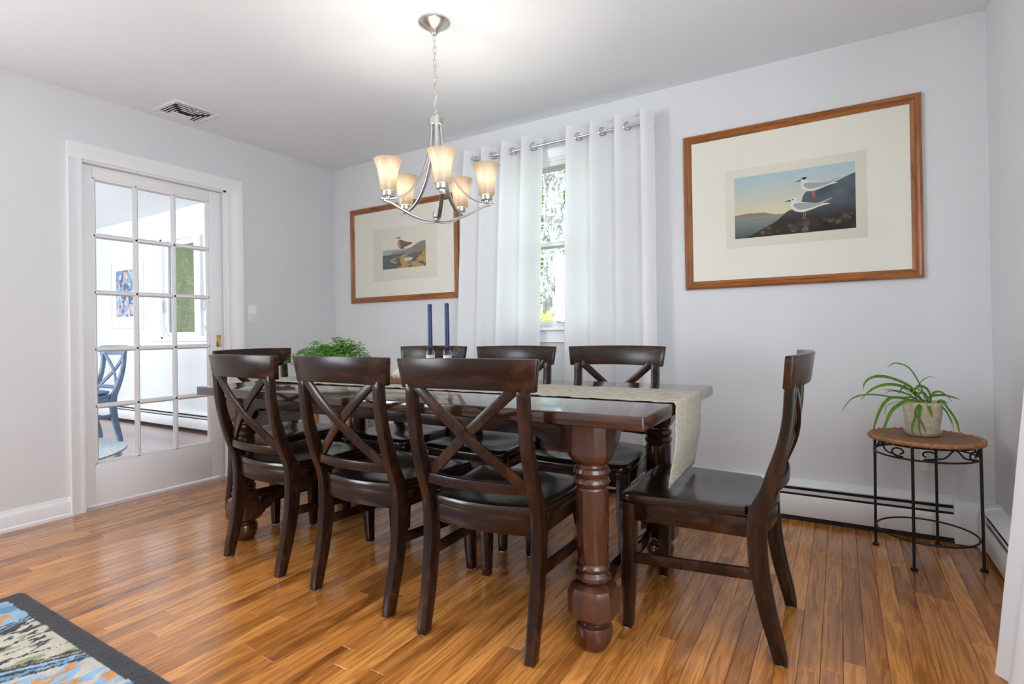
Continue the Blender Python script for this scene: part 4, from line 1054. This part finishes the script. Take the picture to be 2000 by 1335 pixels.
# ------------------------------------------------------------------ plant stand
PSX, PSY = .303, 2.895
ps = empty('plant_stand', (PSX, PSY, 0)); tag(ps, 'round plant stand with woven rattan top and black iron legs', 'plant stand')
N = NT('woven_rattan'); p = N.principled(Roughness=.6)
mp = N.mapping('Object', (1, 1, 1)); wv = N.n('ShaderNodeTexWave', wave_type='BANDS', bands_direction='DIAGONAL', Scale=95.0, Distortion=1.2, Detail=2.0); N.l(mp.outputs[0], wv.inputs['Vector'])
nz = N.n('ShaderNodeTexNoise', Scale=160.0, Detail=3.0); N.l(mp.outputs[0], nz.inputs['Vector'])
r = N.ramp(wv.outputs['Fac'], [(.15, (.14, .055, .022)), (.55, (.36, .17, .075)), (.9, (.50, .27, .13))]); mixc = N.n('ShaderNodeMix', data_type='RGBA', blend_type='MULTIPLY'); mixc.inputs[0].default_value = .6
r2 = N.ramp(nz.outputs['Fac'], [(.35, (.5, .45, .4)), (.65, (1.1, 1.05, 1))]); N.l(r.outputs[0], mixc.inputs[6]); N.l(r2.outputs[0], mixc.inputs[7]); N.l(mixc.outputs[2], p.inputs['Base Color'])
b = N.n('ShaderNodeBump', Strength=.9, Distance=.003); N.l(wv.outputs['Fac'], b.inputs['Height']); N.l(b.outputs[0], p.inputs['Normal']); M['rattan'] = N.m
M['rattan_rim'] = simple('rattan_rim', (.42, .19, .08), .5, var=.35, vscale=50, bump=.6, bscale=160)
MB().lathe([(.0, .507), (.188, .507), (.190, .512), (.188, .518), (.12, .519), (.002, .519)], n=56).build('woven_top', M['rattan'], ps)
ring = lambda r_, z_, n_=56: [(r_*math.cos(2*PI*k/n_), r_*math.sin(2*PI*k/n_), z_) for k in range(n_)]
MB().tube(ring(.193, .512), .0095, 10, closed=True).build('rim', M['rattan_rim'], ps)
for k in range(40):                      # cane wraps around the rim
    a = 2*PI*k/40 + random.uniform(-.03, .03); 
    if k % 5 == 4: continue
    c_ = Vector((.193*math.cos(a), .193*math.sin(a), .512)); rr = Vector((math.cos(a), math.sin(a), 0))
    MB().tube([c_ + .0112*(math.cos(2*PI*q/12)*rr + math.sin(2*PI*q/12)*Vector((0, 0, 1))) for q in range(12)], .0019, 5, closed=True).build('cane_wrap', M['rattan_rim'], ps)
MB().tube(ring(.178, .497), .004, 8, closed=True).build('upper_ring', M['iron'], ps)
MB().tube(ring(.182, .446), .004, 8, closed=True).build('middle_ring', M['iron'], ps)
MB().tube(ring(.176, .112), .004, 8, closed=True).build('lower_ring', M['iron'], ps)
for k in range(4):
    a = math.radians(-18.5 + 90*k); rr = Vector((math.cos(a), math.sin(a), 0))
    lg = MB().tube([rr*.184 + Vector((0, 0, .503)), rr*.186 + Vector((0, 0, .25)), rr*.188 + Vector((0, 0, .006))], .0058, 10).build('leg', M['iron'], ps)
    MB().lathe([(.007, .012), (.013, .008), (.0135, .003), (.012, 0.0), (.002, 0)], rr*.188, 14).build('foot', M['iron'], lg)
    # S scroll pair between this leg and the next
    def cyl(t, z_): aa = a + PI/2*t; return Vector((.180*math.cos(aa), .180*math.sin(aa), z_))
    for m_, (t0, t1, fl_) in enumerate(((.06, .48, 1), (.52, .94, -1))):
        c1 = t0 + (t1 - t0)*(.28 if fl_ > 0 else .72); pts = []
        w_ = (t1 - t0)
        # curl: open spiral then a tail rising to the upper ring
        for q in range(26):
            th = -1.2 + q*(2*PI*1.02)/25*1.0; rad = .36 + .60*q/25
            pts.append(cyl(c1 + fl_*w_*.30*rad*math.cos(th)*-1, .4715 + .0235*rad*math.sin(th)))
        pts.append(cyl(c1 + fl_*w_*.42, .462)); pts.append(cyl(c1 + fl_*w_*.60, .482)); pts.append(cyl(c1 + fl_*w_*.72, .495))
        MB().tube(catmull(pts, 2), .0036, 6).build('scroll', M['iron'], ps)

# ------------------------------------------------------------------ spider plant
sp = empty('potted_spider_plant', (PSX - .004, PSY + .02, .521)); tag(sp, 'spider plant with arching leaves in a beige pot on the stand', 'plant')
M['potclay'] = simple('speckled_stoneware', (.60, .52, .38), .5, var=.22, vscale=38, bump=.15, bscale=200)
MB().lathe([(.0, .0), (.055, .0), (.060, .004), (.066, .016), (.0665, .019), (.060, .018), (.054, .008), (.0, .007)], n=40).build('saucer', M['potclay'], sp)
MB().lathe([(.0, .009), (.050, .009), (.055, .013), (.062, .045), (.068, .09), (.0715, .128), (.0725, .142), (.0715, .145), (.0685, .143), (.066, .118), (.0, .116)], n=44).build('pot', M['potclay'], sp)
MB().lathe([(.0, .128), (.066, .124), (.066, .116), (.0, .116)], n=24).build('soil', simple('potting_soil', (.05, .035, .022), .95, var=.4, vscale=80, bump=.8, bscale=120), sp)
def strap_mat(name, a, b, tip, tip_from):
    N = NT(name); p = N.n('ShaderNodeBsdfPrincipled', Roughness=.4); at = N.n('ShaderNodeAttribute'); at.attribute_name = 'along'
    nz = N.n('ShaderNodeTexNoise', Scale=50.0, Detail=2.0); N.l(N.mapping('Position').outputs[0], nz.inputs['Vector'])
    r = N.ramp(nz.outputs['Fac'], [(.3, a), (.7, b)]); 
    mr = N.n('ShaderNodeMapRange'); mr.inputs['From Min'].default_value = tip_from; mr.inputs['From Max'].default_value = tip_from + .06; N.l(at.outputs['Fac'], mr.inputs['Value'])
    mx = N.n('ShaderNodeMix', data_type='RGBA'); N.l(mr.outputs[0], mx.inputs[0]); N.l(r.outputs[0], mx.inputs[6]); mx.inputs[7].default_value = c4(tip)
    N.l(mx.outputs[2], p.inputs['Base Color']); t = N.n('ShaderNodeBsdfTranslucent'); N.l(mx.outputs[2], t.inputs['Color'])
    ms = N.n('ShaderNodeMixShader'); ms.inputs[0].default_value = .25; N.l(p.outputs[0], ms.inputs[1]); N.l(t.outputs[0], ms.inputs[2]); N.surf(ms.outputs[0]); return N.m
G1, G2 = (.075, .20, .018), (.20, .38, .05)
SM = {0: strap_mat('strap_leaf', G1, G2, G2, 2.0), 1: strap_mat('strap_leaf_brown_tip', G1, G2, (.52, .24, .06), .72), 2: strap_mat('strap_leaf_yellow_tip', G1, G2, (.72, .50, .03), .66)}
rx_, fx_ = Vector((.855, .518, 0)), Vector((-.518, .855, 0))      # across and away, as seen from the doorway side
def strap(pts, wmax, d0, d1, kind=0):
    """pts: (across, up) in mm from the pot rim centre; d0..d1 away offset in mm"""
    n = len(pts); P3 = []
    for i, (a, u) in enumerate(pts):
        t = i/(n - 1); P3.append(rx_*a*.001 + fx_*(d0 + (d1 - d0)*t)*.001 + Vector((0, 0, .140 + u*.001)))
    P3 = catmull(P3, 7); m = len(P3); vs, fs, al = [], [], []
    for i, q in enumerate(P3):
        t = i/(m - 1); tg = (P3[min(i+1, m-1)] - P3[max(i-1, 0)]).normalized()
        sd = tg.cross(Vector((0, 0, .45)) - .9*fx_); sd = sd.normalized() if sd.length > 1e-4 else fx_
        nn = sd.cross(tg).normalized(); w = wmax*.001*.5*(math.sin(PI*min(1, .12 + t*.9))**.7) * (1 if t < .97 else .4)
        vs += [q - sd*w + nn*w*.35, q, q + sd*w + nn*w*.35]; al += [t]*3
        if i: b_ = 3*(i-1); fs += [(b_, b_+1, b_+4, b_+3), (b_+1, b_+2, b_+5, b_+4)]
    me = bpy.data.meshes.new('leaf'); me.from_pydata([tuple(v) for v in vs], [], fs); me.polygons.foreach_set('use_smooth', [True]*len(fs))
    at = me.attributes.new('along', 'FLOAT', 'POINT'); at.data.foreach_set('value', al)
    link('leaf', me, SM[kind], sp)
K = .286                                  # zoom pixels to millimetres at the pot
def zp(l): return [((x - 1200)*K, (680 - y)*K) for x, y in l]
for l, w, d0, d1, kd in [
    ([(1300, 660), (1290, 560), (1250, 420), (1150, 220), (1050, 125), (930, 95), (870, 120), (810, 185)], 8, 20, 60, 0),
    ([(1240, 680), (1150, 600), (1000, 440), (800, 340), (600, 280), (450, 272), (320, 310), (240, 400), (240, 480)], 14, 0, -40, 0),
    ([(1200, 680), (1100, 580), (950, 460), (750, 405), (550, 430), (400, 520), (280, 650)], 14, -10, 10, 0),
    ([(1180, 680), (1080, 610), (850, 610), (600, 570), (400, 570), (250, 620), (150, 740), (95, 880)], 8, 0, 60, 0),
    ([(1130, 680), (1000, 640), (850, 650), (700, 720), (600, 800), (520, 930), (440, 1100), (370, 1225)], 15, -20, -70, 0),
    ([(1130, 680), (1000, 635), (800, 605), (700, 640), (600, 760), (520, 950), (490, 1070), (530, 1150)], 14, 10, 10, 0),
    ([(1220, 660), (1220, 480), (1280, 390), (1400, 320), (1500, 315), (1620, 350)], 4, 20, 60, 0),
    ([(1320, 680), (1350, 600), (1400, 545), (1500, 530), (1620, 600), (1735, 715)], 11, 0, 20, 0),
    ([(1300, 690), (1350, 610), (1450, 590), (1600, 590), (1750, 625), (1830, 650), (1910, 680)], 10, 10, 40, 1),
    ([(1300, 690), (1340, 640), (1400, 740), (1470, 870), (1500, 980), (1500, 1080), (1530, 1170)], 12, -50, -95, 1),
    ([(1250, 690), (1300, 690), (1370, 780), (1415, 900), (1430, 1010), (1410, 1110)], 9, -50, -90, 2),
    ([(1150, 690), (1120, 650), (1110, 720), (1115, 800), (1112, 880)], 15, -50, -90, 0),
    ([(1100, 690), (1000, 700), (945, 800), (970, 900), (1000, 980), (1045, 1110)], 15, -50, -85, 0),
    ([(1130, 690), (1050, 700), (1000, 780), (970, 900), (960, 1060), (1000, 1170)], 10, -50, -80, 0),
    ([(1080, 690), (985, 760), (960, 880), (900, 1000), (895, 1120), (930, 1190)], 9, -40, -65, 0),
    ([(1300, 680), (1270, 570), (1200, 470), (1080, 420), (980, 470), (880, 590)], 15, -10, -50, 0),
    ([(1250, 690), (1180, 560), (1100, 520), (1000, 540), (960, 620)], 12, -20, -60, 0),
    ([(1200, 690), (1100, 600), (1000, 555), (870, 520), (780, 515), (690, 560)], 6, 10, 30, 0),
    ([(1180, 690), (1050, 560), (900, 510), (730, 505)], 6, 20, 60, 0),
    ([(1180, 680), (1000, 480), (820, 420), (680, 440), (580, 490)], 4, 20, 60, 0),
    ([(900, 640), (720, 700), (660, 760), (660, 850), (730, 920)], 3, 0, 10, 0),
    ([(1200, 690), (1180, 560), (1120, 460), (1060, 440), (1010, 520), (1000, 600)], 9, 30, 60, 0),
    ([(1260, 690), (1260, 600), (1220, 520), (1150, 470)], 9, -10, 20, 0),
    ([(1340, 690), (1360, 640), (1420, 650), (1460, 700)], 9, -30, -50, 0),
    ([(1220, 690), (1160, 640), (1090, 640), (1050, 700)], 9, -40, -60, 0)]:
    strap(zp(l), w, d0, d1, kd)

# ------------------------------------------------------------------ floral area rug (front left)
RX0, RX1, RYA, RYB = -2.745, -1.05, -.25, .812
def rug_colour(U, V):
    """U, V in metres from the far left corner: U to the right, V towards the viewer"""
    dark, cream, olive, sky, steel, orng = lin(44, 38, 44), lin(200, 190, 170), lin(150, 148, 104), lin(142, 178, 206), lin(98, 138, 170), lin(206, 140, 78)
    n = fbm(U/1.8, V/1.2, 10, 31, 4); n2 = fbm(U/1.8, V/1.2, 26, 32, 3); nf = fbm(U/1.8, V/1.2, 60, 33, 3); wob = (n2 - .5)
    C = sky*np.ones(U.shape + (3,)); fl2 = fbm(U/1.8*1.0, V/1.2*.35, 44, 35, 3); fl3 = fbm(U/1.8, V/1.2*.35, 38, 36, 3)
    C = over(C, (fl2 > .60).astype(float), orng); C = over(C, (fl3 > .62).astype(float), steel)
    jag = .010*(fbm(U/1.8, V/1.2, 70, 37, 2) - .5)*2
    def dist_line(p, q):
        px, py = q[0] - p[0], q[1] - p[1]; L2 = px*px + py*py
        t = np.clip(((U - p[0])*px + (V - p[1])*py)/L2, 0, 1)
        return np.hypot(U - p[0] - t*px, V - p[1] - t*py) + jag, t
    def fan(C, poly, base, blot, root, tips, wr):
        m = inpoly(U + jag, V, poly); C = over(C, m, base); C = over(C, m*(fl3 < .42), blot)
        for tip in tips:
            d_, t_ = dist_line(root, tip); C = over(C, m*(d_ < wr*(1 - .45*t_)), dark)
            for f in (.35, .55, .75):
                a_ = (root[0] + (tip[0] - root[0])*f, root[1] + (tip[1] - root[1])*f)
                for sg in (-.035, .035):
                    d_, t_ = dist_line(a_, (a_[0] + sg, a_[1] - .07)); C = over(C, m*(d_ < wr*.6*(1 - .5*t_)), dark)
        return C
    def blades(C, p, q, w):
        for k_, c_ in ((0, dark), (1, sky), (2, dark), (3, steel), (4, dark)):
            o_ = (k_ - 2)*w; d_, t_ = dist_line((p[0] + o_*1.4, p[1]), (q[0] + o_*.35, q[1])); C = over(C, (d_ < w*.62*(1 - .5*t_)).astype(float), c_)
        return C
    for sh in (0.0, .95):
        C = fan(C, [(.30 + sh, .04), (.36 + sh, .02), (.72 + sh, .04), (.62 + sh, .28), (.45 + sh, .62), (.30 + sh, .45), (.33 + sh, .2)], cream, olive, (.46 + sh, .50), [(.32 + sh, .05), (.38 + sh, .05), (.45 + sh, .05), (.53 + sh, .05), (.60 + sh, .06), (.68 + sh, .07)], .0075)
        C = blades(C, (.38 + sh, .42), (.285 + sh, .055), .018); C = blades(C, (.56 + sh, .42), (.735 + sh, .06), .022)
        m = inpoly(U + jag, V, [(.77 + sh, .05), (1.0 + sh, .05), (.95 + sh, .4), (.62 + sh, .4)]); C = over(C, m*(fl2 > .47), orng); C = over(C, m*(fl3 > .56), sky); C = over(C, m*(fl2 < .38), cream)
    b = .064 + .010*wob; bd = ((U < b*.9) | (V < b)).astype(float); C = over(C, bd, dark)
    return C*(1 + .35*(nf - .5)[..., None])
sx_ = .0045; nxr, nyr = int((RX1 - RX0)/sx_), int((RYB - RYA)/sx_)
U, V = np.meshgrid(np.linspace(0, RX1 - RX0, nxr), np.linspace(0, RYB - RYA, nyr))
Cc = np.clip(rug_colour(U, V), 0, 1)
edge_d = np.minimum(U, V); pile = .014*np.clip(edge_d/.012, 0, 1)**.5 + .0022*(rng.random(U.shape) - .5)*(edge_d > .004)
Xr = RX0 + U + .0012*(rng.random(U.shape) - .5); Yr = RYB - V + .0012*(rng.random(U.shape) - .5)
crn = np.hypot(np.clip(.05 - U, 0, None), np.clip(.05 - V, 0, None)); 
kk = np.where((U < .05) & (V < .05) & (crn > .001), np.clip(.05/np.maximum(crn, 1e-6), 0, 1), 1.0)
Xr = np.where(kk < 1, RX0 + .05 - (.05 - U)*kk, Xr); Yr = np.where(kk < 1, RYB - .05 + (.05 - V)*kk, Yr)
idx = np.arange(U.size).reshape(U.shape); fs = np.stack([idx[:-1, :-1], idx[1:, :-1], idx[1:, 1:], idx[:-1, 1:]], -1).reshape(-1, 4)
me = bpy.data.meshes.new('area_rug'); me.from_pydata(np.stack([Xr, Yr, pile + .0008], -1).reshape(-1, 3).tolist(), [], fs.tolist())
at = me.color_attributes.new('Col', 'FLOAT_COLOR', 'POINT'); at.data.foreach_set('color', np.concatenate([Cc.reshape(-1, 3), np.ones((U.size, 1))], 1).astype(np.float32).ravel())
me.polygons.foreach_set('use_smooth', [True]*len(me.polygons))
o = link('area_rug', me, vcol_mat('tufted_wool', .95, .6, 420, .2)); tag(o, 'tufted rug with palm leaf pattern and charcoal border in the left front corner', 'rug')

# ------------------------------------------------------------------ small pine cabinet in the far left corner
cb = empty('pine_cabinet', (-3.465, 3.02, 0)); tag(cb, 'low orange pine cabinet with ribbed white panels behind the end chair', 'cabinet')
for xx in (-.195, .0, .195): MB().box((xx, -.075, .29), (.040, .03, .52)).build('post', M['pine'], cb, bevel=.003)
MB().box((0, 0, .555), (.45, .19, .02)).build('top', M['pine'], cb, bevel=.004)
MB().box((0, .01, .03), (.43, .16, .05)).build('base', M['pine'], cb, bevel=.003)
M['rib'] = simple('ribbed_white_panel', (.62, .60, .57), .6, var=.05, vscale=20)
for xc in (-.0975, .0975):
    for k in range(9): MB().box((xc - .068 + .017*k, -.072, .30), (.0135, .014, .48)).build('rib', M['rib'], cb, bevel=.004)
MB().box((0, .01, .30), (.43, .14, .49)).build('body', M['rib'], cb, smooth=False)

# ------------------------------------------------------------------ outdoors
M['lawn'] = simple('lawn', (.10, .20, .04), .95, var=.4, vscale=1.5)
tag(MB().box2((-30, D + .13, -.8), (12, 30, -.6)).build('ground_lawn', M['lawn'], smooth=False), 'green lawn outside the window', 'lawn', kind='structure')
def foliage_mesh(name, pts, size, mat, parent, seed):
    r_ = np.random.default_rng(seed); n = len(pts); s = size*(.6 + .8*r_.random(n))[:, None]
    u = r_.normal(size=(n, 3)); u /= np.linalg.norm(u, axis=1)[:, None]; w = np.cross(u, r_.normal(size=(n, 3))); w /= np.linalg.norm(w, axis=1)[:, None]
    nn = np.cross(u, w)
    V_ = np.stack([pts - u*s, pts + w*s*.45 + nn*s*.12, pts + u*s, pts - w*s*.45 + nn*s*.12], 1).reshape(-1, 3)
    F_ = np.arange(4*n).reshape(n, 4)
    me = bpy.data.meshes.new(name); me.from_pydata(V_.tolist(), [], F_.tolist()); o = link(name, me, mat, parent); o['kind'] = 'stuff'; return o
M['leafA'] = leaf_mat('hedge_leaves', (.07, .17, .03), (.28, .46, .09)); M['leafB'] = leaf_mat('bright_leaves', (.42, .56, .12), (.80, .88, .36)); M['leafC'] = leaf_mat('silvery_leaves', (.38, .48, .52), (.70, .76, .80))
def bush(name, label, loc, rx, ry, h, n, size, mat, seed, taper=.35, grp=None):
    r_ = np.random.default_rng(seed); root = empty(name, loc); tag(root, label, 'shrub' if h < 5 else 'tree', grp)
    MB().tube([(0, 0, 0), (0, 0, h*.6)], .06, 8).build('stem', M['bark'], root)
    z = r_.random(n); a = r_.random(n)*2*PI; rad = (.55 + .5*np.sqrt(r_.random(n)))*(1 - taper*z)*(1 + .15*np.sin(9*a + 20*z))
    P_ = np.stack([rx*rad*np.cos(a), ry*rad*np.sin(a), .05 + z*h], 1); foliage_mesh('foliage', P_, size, mat, root, seed); return root
N = NT('bark_light_dapples'); p = N.principled(Roughness=.9); mp = N.mapping('Object', (5, 5, 1.2)); nz = N.n('ShaderNodeTexNoise', Scale=2.2, Detail=6.0, Roughness=.65); N.l(mp.outputs[0], nz.inputs['Vector'])
r = N.ramp(nz.outputs['Fac'], [(.35, (.10, .09, .085)), (.52, (.24, .22, .21)), (.60, (.62, .62, .60)), (.75, (.78, .78, .76))]); N.l(r.outputs[0], p.inputs['Base Color'])  # pale ramp stops paint dappled light onto the bark
b = N.n('ShaderNodeBump', Strength=.6, Distance=.03); N.l(nz.outputs['Fac'], b.inputs['Height']); N.l(b.outputs[0], p.inputs['Normal']); M['bark'] = N.m
tt = empty('garden_tree', (-4.04, 8.0, -.6)); tag(tt, 'tree trunk with painted light dapples and silvery leaves right outside the dining window', 'tree')
MB().tube(catmull([(0, 0, 0), (.02, 0, 1), (-.02, .03, 2.2), (.04, 0, 3.4), (.0, 0, 5.2)], 8), [.20 - .0012*k for k in range(33)], 20).build('trunk', M['bark'], tt)
r_ = np.random.default_rng(77); n = 9000
P_ = np.stack([r_.normal(0, 1.0, n), r_.normal(-.9, .55, n), 1.9 + 3.2*r_.random(n)], 1); P_ = P_[(P_[:, 2] > 2.1)]
foliage_mesh('foliage', P_, .032, M['leafC'], tt, 5)
bush('hedge_shrub', 'tall green hedge shrub right of the trunk outside the dining window', (-4.0, 10.6, -.6), 1.0, .8, 4.8, 9000, .07, M['leafA'], 41)
bush('hedge_shrub', 'green hedge shrub left of the trunk outside the dining window', (-7.4, 11.0, -.6), 1.5, .9, 4.6, 9000, .07, M['leafA'], 42)
bush('garden_shrub', 'low bright green plant at the foot of the dining window', (-2.62, 4.7, -.6), .28, .25, 1.72, 700, .055, M['leafB'], 43)
bush('hedge_shrub', 'yellow green shrub outside the side room casement window', (-15.2, 8.2, -.6), 2.0, 1.2, 5.0, 14000, .07, M['leafB'], 44)
bush('hedge_shrub', 'second yellow green shrub outside the side room window', (-11.2, 6.4, -.6), 1.1, .8, 4.6, 9000, .06, M['leafB'], 45)
bush('hedge_tree', 'tall dark green tree row at the far end of the garden behind the trunk', (-7.0, 15.5, -.6), 4.2, 1.4, 8.0, 22000, .11, M['leafA'], 46, taper=.15)
bush('hedge_tree', 'tall sunlit green tree row behind the side room shrubs', (-20.5, 12.0, -.6), 3.4, 1.4, 8.0, 18000, .11, M['leafB'], 47, taper=.15)
